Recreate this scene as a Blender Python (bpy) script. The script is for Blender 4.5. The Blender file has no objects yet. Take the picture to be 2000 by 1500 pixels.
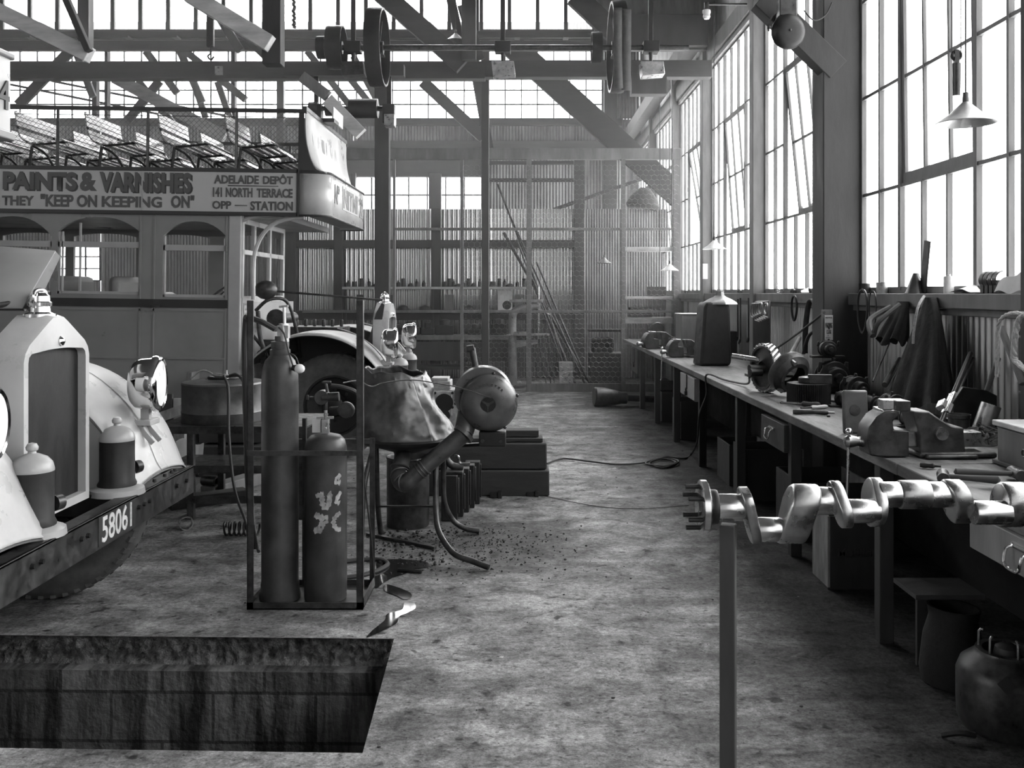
import bpy, math, random
from math import sin, cos, pi, radians, sqrt, atan2, hypot
from mathutils import Vector as V, Matrix, noise
random.seed(11)
S = bpy.context.scene
COL = S.collection

# ---------------------------------------------------------------- camera, sky, exposure
cd = bpy.data.cameras.new('camera')
cam = bpy.data.objects.new('camera', cd); COL.objects.link(cam)
cam.location = (0, 0, 1.7); cam.rotation_euler = (pi/2, 0, 0)
cd.sensor_width = 36; cd.lens = 32.4
cd.shift_x = -0.010; cd.shift_y = -0.089
cd.clip_start = 0.05; cd.clip_end = 300
S.camera = cam
S.view_settings.view_transform = 'Standard'
S.view_settings.look = 'None'
S.view_settings.exposure = 2.68
S.view_settings.gamma = 1.0
S.view_settings.use_curve_mapping = False
S.cycles.use_denoising = True
S.cycles.max_bounces = 8
S.cycles.transparent_max_bounces = 24
S.cycles.sample_clamp_indirect = 6

W = bpy.data.worlds.new('sky'); S.world = W; W.use_nodes = True
wn = W.node_tree.nodes; wl = W.node_tree.links
bg = wn['Background']
tc = wn.new('ShaderNodeTexCoord'); sp = wn.new('ShaderNodeSeparateXYZ')
wl.new(tc.outputs['Generated'], sp.inputs[0])
mr = wn.new('ShaderNodeMapRange')               # overcast sky, brighter towards the hidden sun beyond the back wall
mr.inputs[1].default_value = -0.6; mr.inputs[2].default_value = 1.0
mr.inputs[3].default_value = 0.55; mr.inputs[4].default_value = 3.2
wl.new(sp.outputs[1], mr.inputs[0])
wl.new(mr.outputs[0], bg.inputs['Strength'])
bg.inputs['Color'].default_value = (1, 1, 1, 1)

def portal(loc, rot, sx, sy):
    L = bpy.data.lights.new('window_portal', 'AREA'); L.shape = 'RECTANGLE'; L.size = sx; L.size_y = sy
    L.cycles.is_portal = True
    o = bpy.data.objects.new('window_portal', L); o.location = loc; o.rotation_euler = rot; COL.objects.link(o)
portal((2.98, 9.0, 3.4), (0, pi/2, 0), 3.6, 27)          # light through the right-hand window wall
portal((-5.2, 22.6, 6.75), (-pi/2, 0, 0), 14.6, 1.8)     # back clerestory
portal((-5.5, 13.85, 6.5), (-pi/2, 0, 0), 17, 1.9)       # saw-tooth glazing
portal((-2.4, 22.6, 3.9), (-pi/2, 0, 0), 3.4, 1.4)
portal((-15.1, -.5, 4.8), (0, -pi/2, 0), 3.6, 10)        # unseen high windows, added in the left wall for side light

# ---------------------------------------------------------------- helpers
F = 1800.0; HC = 1.7
def ax(px, y): return (px-1020)*y/F
def az(py, y): return HC-(py-572)*y/F
def at(px, py, y): return V((ax(px, y), y, az(py, y)))
def yf(py, z=0.0): return (HC-z)*F/(py-572)

def smooth_path(pts, k=6, closed=False):
    P = [V(p) for p in pts]; n = len(P)
    if n < 3 or k < 2: return P
    out = []
    for i in range(n if closed else n-1):
        if closed: a, b, c, d = P[(i-1) % n], P[i], P[(i+1) % n], P[(i+2) % n]
        else: a, b, c, d = P[max(i-1, 0)], P[i], P[i+1], P[min(i+2, n-1)]
        for j in range(k):
            t = j/k
            out.append(0.5*((2*b)+(c-a)*t+(2*a-5*b+4*c-d)*t*t+(3*b-a-3*c+d)*t**3))
    if not closed: out.append(P[-1])
    return out

class MB:
    def __init__(s): s.v = []; s.f = []
    def add(s, vs, fs, M=None):
        n = len(s.v)
        s.v += [tuple(M @ V(v)) if M else tuple(v) for v in vs]
        s.f += [[i+n for i in f] for f in fs]
        return s
    def box(s, x0, x1, y0, y1, z0, z1, M=None):
        return s.add([(x0,y0,z0),(x1,y0,z0),(x1,y1,z0),(x0,y1,z0),(x0,y0,z1),(x1,y0,z1),(x1,y1,z1),(x0,y1,z1)],
                     [(0,3,2,1),(4,5,6,7),(0,1,5,4),(1,2,6,5),(2,3,7,6),(3,0,4,7)], M)
    def bar(s, p0, p1, w, h=None, up=(0,0,1)):
        h = h or w; p0 = V(p0); p1 = V(p1); d = (p1-p0).normalized(); up = V(up)
        if abs(d.dot(up)) > .98: up = V((0,1,0)) if abs(d.y) < .9 else V((1,0,0))
        sx = d.cross(up).normalized(); uz = sx.cross(d).normalized()
        q = [sx*a*w/2+uz*b*h/2 for a, b in ((-1,-1),(1,-1),(1,1),(-1,1))]
        return s.add([p0+k for k in q]+[p1+k for k in q], [(0,1,2,3),(7,6,5,4),(0,4,5,1),(1,5,6,2),(2,6,7,3),(3,7,4,0)])
    def cyl(s, p0, p1, r0, r1=None, n=16, cap=True):
        r1 = r0 if r1 is None else r1
        d = V(p1)-V(p0)
        return s.lathe([(0,0),(r0,0),(r1,d.length),(0,d.length)] if cap else [(r0,0),(r1,d.length)], p0, d, n)
    def lathe(s, prof, o=(0,0,0), axis=(0,0,1), n=24, M=None, arc=2*pi, a0=0):
        o = V(o); d = V(axis).normalized()
        u = d.cross(V((0,0,1)) if abs(d.z) < .9 else V((1,0,0))).normalized(); w = d.cross(u)
        full = abs(arc-2*pi) < 1e-6; m = n if full else n+1
        vs = []; fs = []; idx = []
        for r, h in prof:
            if r < 1e-6: idx.append([len(vs)]*m); vs.append(o+d*h)
            else:
                idx.append(list(range(len(vs), len(vs)+m)))
                for i in range(m):
                    a = a0+arc*i/n; vs.append(o+d*h+(u*cos(a)+w*sin(a))*r)
        for k in range(len(prof)-1):
            A, B = idx[k], idx[k+1]
            for i in range(n):
                j = (i+1) % m
                q = [A[i], A[j], B[j], B[i]]; q2 = []
                for t in q:
                    if t not in q2: q2.append(t)
                if len(q2) > 2: fs.append(q2)
        return s.add(vs, fs, M)
    def tube(s, pts, r, n=8, k=0, closed=False):
        P = smooth_path(pts, k, closed) if k else [V(p) for p in pts]
        m = len(P); vs = []; fs = []; u = None
        for i, p in enumerate(P):
            d = (P[(i+1) % m]-P[i-1]) if closed else (P[min(i+1, m-1)]-P[max(i-1, 0)])
            d = d.normalized() if d.length > 1e-9 else V((0,0,1))
            if u is None: u = d.cross(V((0,0,1)) if abs(d.z) < .9 else V((1,0,0))).normalized()
            else:
                u = u-d*u.dot(d)
                u = u.normalized() if u.length > 1e-6 else d.orthogonal().normalized()
            w = d.cross(u); rr = r
            if isinstance(r, (list, tuple)): f_ = i/max(1, m-1)*(len(r)-1); i_ = min(int(f_), len(r)-2); rr = r[i_]+(r[i_+1]-r[i_])*(f_-i_)
            for j in range(n):
                a = 2*pi*j/n; vs.append(p+(u*cos(a)+w*sin(a))*rr)
        for i in range(m if closed else m-1):
            for j in range(n):
                a = i*n+j; b = i*n+(j+1) % n; c = ((i+1) % m)*n+(j+1) % n; e = ((i+1) % m)*n+j
                fs.append((a,b,c,e))
        if not closed: fs.append(list(range(n))[::-1]); fs.append([(m-1)*n+j for j in range(n)])
        return s.add(vs, fs)
    def prism(s, poly, a0, a1, plane='xz', M=None):
        n = len(poly)
        def mk(p, a): return {'xz': (p[0], a, p[1]), 'yz': (a, p[0], p[1]), 'xy': (p[0], p[1], a)}[plane]
        vs = [mk(p, a0) for p in poly]+[mk(p, a1) for p in poly]
        return s.add(vs, [list(range(n)), list(range(2*n-1, n-1, -1))]+[(i, (i+1) % n+0, (i+1) % n+n, i+n)[::-1] for i in range(n)], M)
    def sph(s, c, r, n=12, M=None):
        r = r if isinstance(r, (tuple, list)) else (r, r, r); c = V(c); h = n//2
        vs = [c+V((0,0,r[2]))]; fs = []
        for i in range(1, h):
            t = pi*i/h
            for j in range(n): a = 2*pi*j/n; vs.append(c+V((r[0]*sin(t)*cos(a), r[1]*sin(t)*sin(a), r[2]*cos(t))))
        vs.append(c-V((0,0,r[2])))
        for j in range(n): fs.append((0, 1+j, 1+(j+1) % n))
        for i in range(h-2):
            for j in range(n): a = 1+i*n; fs.append((a+j, a+n+j, a+n+(j+1) % n, a+(j+1) % n))
        a = 1+(h-2)*n
        for j in range(n): fs.append((a+j, len(vs)-1, a+(j+1) % n))
        return s.add(vs, fs, M)
    def torus(s, c, R, r, axis=(0,0,1), n=28, m=8):
        c = V(c); d = V(axis).normalized(); u = d.orthogonal().normalized(); w = d.cross(u)
        return s.tube([c+(u*cos(2*pi*i/n)+w*sin(2*pi*i/n))*R for i in range(n)], r, m, 0, True)
    def grid(s, fn, nu, nv):
        vs = [fn(i/nu, j/nv) for j in range(nv+1) for i in range(nu+1)]
        return s.add(vs, [(j*(nu+1)+i, j*(nu+1)+i+1, (j+1)*(nu+1)+i+1, (j+1)*(nu+1)+i) for j in range(nv) for i in range(nu)])
    def corr(s, p0, p1, z0, z1, pitch, amp, seg=8):       # corrugated sheet standing on the line p0-p1
        p0 = V(p0); p1 = V(p1); L = (p1-p0).length; d = (p1-p0)/L; nrm = V((-d.y, d.x, 0)); n = max(4, int(L/pitch*seg))
        return s.grid(lambda u, v: p0+d*(u*L)+nrm*(amp*sin(2*pi*u*L/pitch))+V((0,0,z0+(z1-z0)*v)), n, 1)

OFF = {}
def link(name, me, parent=None):
    o = bpy.data.objects.new(name, me); COL.objects.link(o)
    if parent is not None:
        o.parent = parent
        if parent.name in OFF: o.location = -OFF[parent.name]
    return o
def tag(o, label=None, cat=None, group=None, kind=None):
    if label: o['label'] = label
    if cat: o['category'] = cat
    if group: o['group'] = group
    if kind: o['kind'] = kind
    return o
def mesh_of(mb, name, mat, ang=38, smooth=True):
    me = bpy.data.meshes.new(name); me.from_pydata(mb.v, [], mb.f); me.update()
    me.materials.append(mat)
    if smooth:
        me.shade_smooth(); me.set_sharp_from_angle(angle=radians(ang))
    return me
def part(mb, name, mat, parent, bev=0, ang=38, label=None, kind=None):
    o = link(name, mesh_of(mb, name, mat, ang), parent)
    if bev:
        b = o.modifiers.new('bevel', 'BEVEL'); b.width = bev; b.segments = 2; b.limit_method = 'ANGLE'; b.angle_limit = radians(40)
    return tag(o, label, kind=kind)
def solo(mb, name, mat, label=None, cat=None, group=None, kind=None, bev=0, ang=38):
    xs, ys, zs = zip(*mb.v); c = V(((min(xs)+max(xs))/2, (min(ys)+max(ys))/2, min(zs)))
    mb.v = [tuple(V(v)-c) for v in mb.v]
    o = part(mb, name, mat, None, bev, ang); o.location = c
    return tag(o, label, cat, group, kind)
def thing(name, label, cat, loc=(0,0,0), rz=0, group=None, local=False, kind=None):
    o = bpy.data.objects.new(name, None); COL.objects.link(o); o.empty_display_size = .1
    o.location = loc; o.rotation_euler = (0, 0, rz)
    if not local: OFF[o.name] = V(loc)
    return tag(o, label, cat, group, kind)
def copy_tree(o, parent=None):
    c = o.copy(); COL.objects.link(c)
    if parent is not None: c.parent = parent
    for ch in list(o.children): copy_tree(ch, c)
    return c
def dup(o, loc, rz=None, label=None):
    c = copy_tree(o); c.location = loc
    if rz is not None: c.rotation_euler = (0, 0, rz)
    if label: c['label'] = label
    return c
def struct(mb, name, mat, bev=0, ang=38, parent=None):
    if parent is not None: return part(mb, name, mat, parent, bev, ang)
    return tag(part(mb, name, mat, None, bev, ang), kind='structure')
def text_mb(txt, box, plane, depth=0.003, bold=0.0, flip=False):
    """letters stretched to fill box=(a0,a1,z0,z1) on plane ('xz', y) facing -Y or ('yz', x) facing +X (or -X with flip)"""
    cu = bpy.data.curves.new('t', 'FONT'); cu.body = txt; cu.extrude = .01; cu.offset = bold; cu.resolution_u = 3
    o = bpy.data.objects.new('t', cu); COL.objects.link(o)
    dg = bpy.context.evaluated_depsgraph_get(); dg.update()
    me = o.evaluated_get(dg).to_mesh()
    vs = [tuple(v.co) for v in me.vertices]; fs = [list(p.vertices) for p in me.polygons]
    o.evaluated_get(dg).to_mesh_clear(); bpy.data.objects.remove(o); bpy.data.curves.remove(cu)
    xa = min(v[0] for v in vs); xb = max(v[0] for v in vs); ya = min(v[1] for v in vs); yb = max(v[1] for v in vs)
    a0, a1, z0, z1 = box; out = []
    for x, y, z in vs:
        a = a0+(x-xa)/(xb-xa)*(a1-a0); c = z0+(y-ya)/(yb-ya)*(z1-z0); t = z/.01*depth
        if plane[0] == 'xz': out.append((a, plane[1]-t, c))
        else: out.append((plane[1]+(-t if flip else t), a, c))
    return MB().add(out, fs)

# ---------------------------------------------------------------- materials
def mat(name, g, rough=.6, metal=0.0, var=.25, scale=5.0, bump=0.0, stretch=(1,1,1), spec=.5, dirt=0.0, rvar=.15, detail=5.0):
    m = bpy.data.materials.new(name); m.use_nodes = True
    n = m.node_tree.nodes; l = m.node_tree.links; b = n['Principled BSDF']
    b.inputs['Metallic'].default_value = metal; b.inputs['Specular IOR Level'].default_value = spec
    t = n.new('ShaderNodeTexCoord'); mp = n.new('ShaderNodeMapping'); mp.inputs['Scale'].default_value = stretch
    l.new(t.outputs['Object'], mp.inputs[0])
    nz = n.new('ShaderNodeTexNoise'); nz.inputs['Scale'].default_value = scale; nz.inputs['Detail'].default_value = detail
    nz.inputs['Roughness'].default_value = .62
    l.new(mp.outputs[0], nz.inputs['Vector'])
    r = n.new('ShaderNodeMapRange'); r.inputs[1].default_value = .3; r.inputs[2].default_value = .7
    r.inputs[3].default_value = g*(1-var); r.inputs[4].default_value = g*(1+var)
    l.new(nz.outputs['Fac'], r.inputs[0]); src = r.outputs[0]
    if dirt:
        d = n.new('ShaderNodeTexNoise'); d.inputs['Scale'].default_value = scale*.35; d.inputs['Detail'].default_value = 7; d.inputs['Roughness'].default_value = .7
        l.new(mp.outputs[0], d.inputs['Vector'])
        dr = n.new('ShaderNodeMapRange'); dr.inputs[1].default_value = .42; dr.inputs[2].default_value = .66
        dr.inputs[3].default_value = 1; dr.inputs[4].default_value = 1-dirt
        l.new(d.outputs['Fac'], dr.inputs[0])
        mu = n.new('ShaderNodeMath'); mu.operation = 'MULTIPLY'; l.new(src, mu.inputs[0]); l.new(dr.outputs[0], mu.inputs[1]); src = mu.outputs[0]
    cc = n.new('ShaderNodeCombineColor')
    for i in range(3): l.new(src, cc.inputs[i])
    l.new(cc.outputs[0], b.inputs['Base Color'])
    rr = n.new('ShaderNodeMapRange'); rr.inputs[1].default_value = .3; rr.inputs[2].default_value = .7
    rr.inputs[3].default_value = max(.03, rough-rvar); rr.inputs[4].default_value = min(1, rough+rvar)
    l.new(nz.outputs['Fac'], rr.inputs[0]); l.new(rr.outputs[0], b.inputs['Roughness'])
    if bump:
        bp = n.new('ShaderNodeBump'); bp.inputs['Strength'].default_value = min(1, bump*4); bp.inputs['Distance'].default_value = bump*.02
        l.new(nz.outputs['Fac'], bp.inputs['Height']); l.new(bp.outputs[0], b.inputs['Normal'])
    return m

M_wood = mat('dark_timber', .045, .75, var=.35, scale=9, bump=.2, stretch=(1,1,.25))
M_woodh = mat('dark_timber_lengthwise', .045, .75, var=.35, scale=9, bump=.2, stretch=(.2,1,1))
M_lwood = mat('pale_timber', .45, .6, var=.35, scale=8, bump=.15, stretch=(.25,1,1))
M_pwood = mat('planed_post_timber', .17, .7, var=.3, scale=8, bump=.15, stretch=(1,1,.2), dirt=.3)
M_plank = mat('crate_wood', .30, .75, var=.4, scale=14, bump=.2, stretch=(1,1,.3), dirt=.4)
M_top = mat('bench_top_wood', .155, .62, var=.55, scale=18, bump=.3, stretch=(1,.22,1), dirt=.7)
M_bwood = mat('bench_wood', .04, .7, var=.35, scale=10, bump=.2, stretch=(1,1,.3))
M_baulk = mat('baulk_timber', .04, .8, var=.4, scale=10, bump=.35, stretch=(.25,1,1), dirt=.3)
M_galv = mat('galvanised_iron', .55, .33, .8, var=.14, scale=4, stretch=(1,1,.3), rvar=.06)
M_fence = mat('bright_corrugated_iron', .46, .17, 1.0, var=.06, scale=2, stretch=(1,1,.3), rvar=.02)
M_galvd = mat('weathered_iron_sheet', .30, .5, .55, var=.35, scale=5, stretch=(1,1,.25), dirt=.4)
M_roof = mat('roof_lining', .06, .85, var=.2)
M_iron = mat('black_iron', .02, .5, .3, var=.4, scale=14, bump=.1)
M_irons = mat('worn_iron', .07, .42, .6, var=.45, scale=16, bump=.12, dirt=.4)
M_steel = mat('machined_steel', .62, .24, 1.0, var=.12, scale=22, rvar=.08)
M_steelr = mat('rough_forged_steel', .32, .33, .95, var=.25, scale=18, bump=.12)
M_chrome = mat('nickel_plate', .72, .09, 1.0, var=.06, scale=9, rvar=.03)
M_paint = mat('grey_bus_paint', .235, .38, var=.08, scale=2.5, dirt=.12)
M_paintl = mat('pale_bus_paint', .38, .38, var=.1, scale=3, dirt=.15)
M_sail = mat('cream_panel_paint', .45, .34, var=.1, scale=3, dirt=.22)
M_sign = mat('sign_panel_paint', .43, .5, var=.06, scale=2)
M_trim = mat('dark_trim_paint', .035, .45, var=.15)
M_letter = mat('sign_letter_paint', .04, .5, var=.12)
M_letter2 = mat('sign_letter_face', .085, .5, var=.12)
M_seat = mat('seat_leather', .16, .5, var=.2, scale=6)
M_fade = mat('faded_lettering', .16, .6, var=.5, scale=10)
M_rubber = mat('rubber', .085, .75, var=.35, scale=14, bump=.12, dirt=.2)
M_grille = mat('radiator_core', .014, .55, .4, var=.55, scale=9, bump=.25, stretch=(1,1,.4))
M_enam = mat('white_enamel', .65, .35, var=.15, scale=12, dirt=.2)
M_porc = mat('porcelain', .75, .2, var=.05)
M_paper = mat('paper', .62, .8, var=.1, scale=14)
M_cloth = mat('dark_cloth', .012, .9, var=.35, scale=18, bump=.3)
M_rag = mat('cotton_waste', .10, .95, var=.5, scale=40, bump=.5)
M_rope = mat('rope_fibre', .45, .9, var=.3, scale=60, bump=.4)
M_cable = mat('cable_rubber', .025, .55, var=.2)
M_cyl = mat('cylinder_paint', .06, .45, .2, var=.3, scale=7, bump=.08, dirt=.4)
M_white = mat('white_marking', .34, .8, var=.6, scale=20)
M_zincl = mat('pale_sheet_metal', .30, .42, .5, var=.3, scale=9, dirt=.3)
M_zinc = mat('scuffed_sheet_metal', .12, .42, .55, var=.4, scale=7, bump=.1, dirt=.35)
M_cast = mat('grey_cast_iron', .11, .38, .35, var=.25, scale=12, bump=.08, dirt=.2)
M_block = mat('cast_engine_block', .42, .5, .4, var=.4, scale=14, bump=.15, dirt=.45)
M_brass = mat('fittings_brass', .48, .35, .8, var=.3, scale=20)
M_coal = mat('clinker', .02, .8, var=.4, scale=20)
M_tin = mat('tin_plate', .45, .35, .7, var=.3, scale=14, dirt=.4)
M_dark = mat('plain_dark', .012, .8, var=.3)  # near-black; on flat discs it stands for the shade inside holes

def glass_mat(name, trans=.86, tint=.95, rough=.02):
    m = bpy.data.materials.new(name); m.use_nodes = True; n = m.node_tree.nodes; l = m.node_tree.links
    n.remove(n['Principled BSDF'])
    a = n.new('ShaderNodeBsdfTransparent'); a.inputs[0].default_value = (tint,)*3+(1,)
    g = n.new('ShaderNodeBsdfGlossy'); g.inputs['Roughness'].default_value = rough; g.inputs[0].default_value = (.9,.9,.9,1)
    mx = n.new('ShaderNodeMixShader'); mx.inputs[0].default_value = .06; l.new(a.outputs[0], mx.inputs[1]); l.new(g.outputs[0], mx.inputs[2])
    df = n.new('ShaderNodeBsdfTranslucent'); df.inputs[0].default_value = (.8,.8,.8,1)
    m2 = n.new('ShaderNodeMixShader'); m2.inputs[0].default_value = 1-trans
    l.new(mx.outputs[0], m2.inputs[1]); l.new(df.outputs[0], m2.inputs[2])
    l.new(m2.outputs[0], n['Material Output'].inputs[0])
    return m
M_glass = glass_mat('dusty_window_glass', .85)
M_clear = glass_mat('clear_glass', .97)
M_lens = mat('lamp_lens', .8, .3, 0, var=.05)

def floor_material():
    m = bpy.data.materials.new('oil_stained_concrete'); m.use_nodes = True; n = m.node_tree.nodes; l = m.node_tree.links; b = n['Principled BSDF']
    t = n.new('ShaderNodeTexCoord')
    def noise(sc, det=8, ro=.65, dist=0, st=(1,1,1)):
        mp = n.new('ShaderNodeMapping'); mp.inputs['Scale'].default_value = st; l.new(t.outputs['Object'], mp.inputs[0])
        z = n.new('ShaderNodeTexNoise'); z.inputs['Scale'].default_value = sc; z.inputs['Detail'].default_value = det
        z.inputs['Roughness'].default_value = ro; z.inputs['Distortion'].default_value = dist; l.new(mp.outputs[0], z.inputs[0]); return z.outputs['Fac']
    def rng(src, a, bb, c, d):
        r = n.new('ShaderNodeMapRange'); r.inputs[1].default_value = a; r.inputs[2].default_value = bb; r.inputs[3].default_value = c; r.inputs[4].default_value = d
        l.new(src, r.inputs[0]); return r.outputs[0]
    def mul(a, c, op='MULTIPLY'):
        k = n.new('ShaderNodeMath'); k.operation = op; l.new(a, k.inputs[0])
        if isinstance(c, float): k.inputs[1].default_value = c
        else: l.new(c, k.inputs[1])
        return k.outputs[0]
    big = noise(.9, 8, .6, .6); mid = noise(4.5, 9, .7, .4); fine = noise(38, 6, .7); spots = noise(9, 3, .5, 0)
    streak = noise(2.2, 6, .6, .3, (.6,2.2,1))
    base = rng(big, .32, .68, .10, .30)
    c = mul(base, rng(mid, .34, .64, .38, 1.45)); c = mul(c, rng(fine, .32, .68, .55, 1.36)); c = mul(c, rng(noise(110, 3, .7), .3, .7, .62, 1.32)); c = mul(c, rng(noise(21, 3, .55, .3, (.7,1.3,1)), .30, .37, .25, 1.0)); c = mul(c, rng(noise(47, 2, .5), .30, .345, .3, 1.0)); c = mul(c, rng(streak, .35, .62, .62, 1.2))
    c = mul(c, rng(spots, .30, .36, .15, 1.0))
    sx = n.new('ShaderNodeSeparateXYZ'); l.new(t.outputs['Object'], sx.inputs[0])       # darker strip along the bench: oil dirt with shade painted in
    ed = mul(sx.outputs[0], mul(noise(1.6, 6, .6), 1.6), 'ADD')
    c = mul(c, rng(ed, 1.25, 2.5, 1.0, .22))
    c = mul(c, rng(noise(14, 5, .75, 1.2, (.7,1.6,1)), .30, .50, .35, 1.08))
    c = mul(c, rng(noise(7.3, 4, .6), .715, .74, 0, .34), 'ADD')
    vm = n.new('ShaderNodeVectorMath'); vm.operation = 'DISTANCE'; vm.inputs[1].default_value = (-.35, 6.25, 0)      # floor colour darker round the forge
    l.new(t.outputs['Object'], vm.inputs[0]); c = mul(c, rng(mul(vm.outputs['Value'], mul(noise(5, 6, .7), 1.3), 'ADD'), 1.0, 1.75, .30, 1.0))
    cc = n.new('ShaderNodeCombineColor')
    for i in range(3): l.new(c, cc.inputs[i])
    l.new(cc.outputs[0], b.inputs['Base Color'])
    l.new(rng(mid, .3, .7, .72, .46), b.inputs['Roughness']); l.new(rng(fine, .3, .7, .12, .42), b.inputs['Specular IOR Level'])
    h = mul(mid, mul(fine, .35), 'ADD')
    bp = n.new('ShaderNodeBump'); bp.inputs['Strength'].default_value = .6; bp.inputs['Distance'].default_value = .014
    l.new(h, bp.inputs['Height']); l.new(bp.outputs[0], b.inputs['Normal'])
    return m
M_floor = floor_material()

def brick_material():
    m = bpy.data.materials.new('oily_pit_masonry'); m.use_nodes = True; n = m.node_tree.nodes; l = m.node_tree.links; b = n['Principled BSDF']
    t = n.new('ShaderNodeTexCoord'); mp = n.new('ShaderNodeMapping'); mp.inputs['Rotation'].default_value = (pi/2, 0, 0); l.new(t.outputs['Object'], mp.inputs[0])
    br = n.new('ShaderNodeTexBrick'); br.inputs['Scale'].default_value = 1; br.inputs['Brick Width'].default_value = .5; br.inputs['Row Height'].default_value = .24
    br.inputs['Mortar Size'].default_value = .008; br.inputs['Color1'].default_value = (.11,)*3+(1,); br.inputs['Color2'].default_value = (.16,)*3+(1,); br.inputs['Mortar'].default_value = (.05,)*3+(1,)
    l.new(mp.outputs[0], br.inputs[0])
    m2 = n.new('ShaderNodeMapping'); m2.inputs['Scale'].default_value = (5, 1, .7); l.new(t.outputs['Object'], m2.inputs[0])
    nz = n.new('ShaderNodeTexNoise'); nz.inputs['Scale'].default_value = 1.6; nz.inputs['Detail'].default_value = 8; nz.inputs['Roughness'].default_value = .7; l.new(m2.outputs[0], nz.inputs[0])
    r = n.new('ShaderNodeMapRange'); r.inputs[1].default_value = .42; r.inputs[2].default_value = .6; r.inputs[3].default_value = .12; r.inputs[4].default_value = 1.25; l.new(nz.outputs['Fac'], r.inputs[0])
    mx = n.new('ShaderNodeMix'); mx.data_type = 'RGBA'; mx.blend_type = 'MULTIPLY'; mx.inputs[0].default_value = 1
    l.new(br.outputs[0], mx.inputs[6]); cc = n.new('ShaderNodeCombineColor')
    for i in range(3): l.new(r.outputs[0], cc.inputs[i])
    l.new(cc.outputs[0], mx.inputs[7]); l.new(mx.outputs[2], b.inputs['Base Color']); b.inputs['Roughness'].default_value = .6
    f = n.new('ShaderNodeTexNoise'); f.inputs['Scale'].default_value = 30; f.inputs['Detail'].default_value = 5; l.new(t.outputs['Object'], f.inputs[0])
    bp = n.new('ShaderNodeBump'); bp.inputs['Strength'].default_value = .6; bp.inputs['Distance'].default_value = .02; l.new(f.outputs['Fac'], bp.inputs['Height']); l.new(bp.outputs[0], b.inputs['Normal'])
    return m
M_pit = brick_material()
M_rubble = mat('broken_concrete_edge', .15, .75, var=.85, scale=22, bump=2.2, dirt=.6)
# ================================================================ the setting
# floor with the inspection pit cut out of it
PX0 = -7.5
pitA = (PX0, 3.60); pitB = (-.59, 3.405); pitC = (-.63, 4.53); pitD = (PX0, 4.70)
mb = MB()
X0, X1, Y0, Y1 = -15.0, 3.0, -7.0, 23.0
mb.add([(X0,Y0,0),(X1,Y0,0),(X1,Y1,0),(X0,Y1,0), pitA+(0,), pitB+(0,), pitC+(0,), pitD+(0,)],
       [(0,1,5,4),(1,2,6,5),(2,3,7,6),(3,0,4,7)])
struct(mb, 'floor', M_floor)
# pit: broken slab edge, ledge and masonry
def rough_edge(u, v):
    x = PX0+(pitC[0]-PX0)*u; y = pitD[1]+(pitC[1]-pitD[1])*u
    k = 0 if v in (0, 1) else 1
    return V((x, y+k*(.012+.05*random.random()**2), -.137*v))
struct(MB().grid(rough_edge, 420, 7), 'trim_1', M_rubble, ang=180)
mb = MB()
mb.add([(PX0,4.62,-.137),(pitC[0],4.45,-.137),(pitC[0]+.05,4.6,-.137),(PX0,4.75,-.137)], [(0,1,2,3)])
mb.add([(PX0,4.62,-.137),(pitC[0],4.45,-.137),(pitC[0],4.45,-1.5),(PX0,4.62,-1.5)], [(0,3,2,1)])
mb.add([pitB+(0,), pitC+(0,), pitC+(-1.5,), pitB+(-1.5,)], [(0,3,2,1)])
mb.add([pitA+(0,), pitB+(0,), pitB+(-1.5,), pitA+(-1.5,)], [(0,1,2,3)])
mb.add([pitA+(-1.48,), pitB+(-1.48,), pitC+(-1.48,), pitD+(-1.48,)], [(0,1,2,3)])
mb.add([pitA+(0,), pitD+(0,), pitD+(-1.5,), pitA+(-1.5,)], [(0,1,2,3)])
mb.box(X0, X1, Y0, Y1, -1.7, -1.6)  # unseen slab added under the floor to block stray light
struct(mb, 'wall_pit', M_pit)

def timber(p0, p1, w, h, m=M_woodh, name='trim_2', up=(0,0,1)):
    return struct(MB().bar(p0, p1, w, h, up), name, m, bev=.006)

# ---- right wall: posts, corrugated dado, sill, windows, head beam, upper sheeting
XW = 2.83
PY = [-4.1, -1.1, 1.86, 4.86, 7.80, 10.76, 13.75, 16.45, 19.4, 22.4]
for y in PY:
    w = .17; x = 2.67
    if y == 7.80: w = .30; x = 2.50
    struct(MB().box(x, XW+.04, y-w/2, y+w/2, 0, 5.9), 'trim_3', M_pwood if y in (10.76, 13.75, 16.45) else M_wood, bev=.008)
struct(MB().corr((2.875, -4.2, 0), (2.875, 22.4, 0), 0, 1.6, .076, .012, 8), 'wall_right', M_galv)
struct(MB().corr((2.875, -4.2, 0), (2.875, 22.4, 0), 5.3, 8.4, .076, .010, 6), 'wall_right.001', M_galvd)
struct(MB().box(2.93, 2.95, -4.2, 22.4, 0, 1.55), 'wall_right.002', M_roof)
for a, b in zip(PY[:-1], PY[1:]):
    ya, yb = a+.09, b-.09
    if a == 7.80: ya = a+.16
    if b == 7.80: yb = b-.16
    struct(MB().box(2.70, 2.87, ya, yb, 1.60, 1.695).box(2.74, 2.87, ya, yb, 1.555, 1.60), 'trim_4', M_pwood, bev=.006)     # sill
    struct(MB().box(2.72, 2.88, ya, yb, 5.10, 5.34).box(2.76, 2.88, ya, yb, 5.03, 5.10), 'trim_5', M_pwood, bev=.006)      # head
ROWS = [1.72, 2.50, 3.30, 4.10, 5.03]
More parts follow.
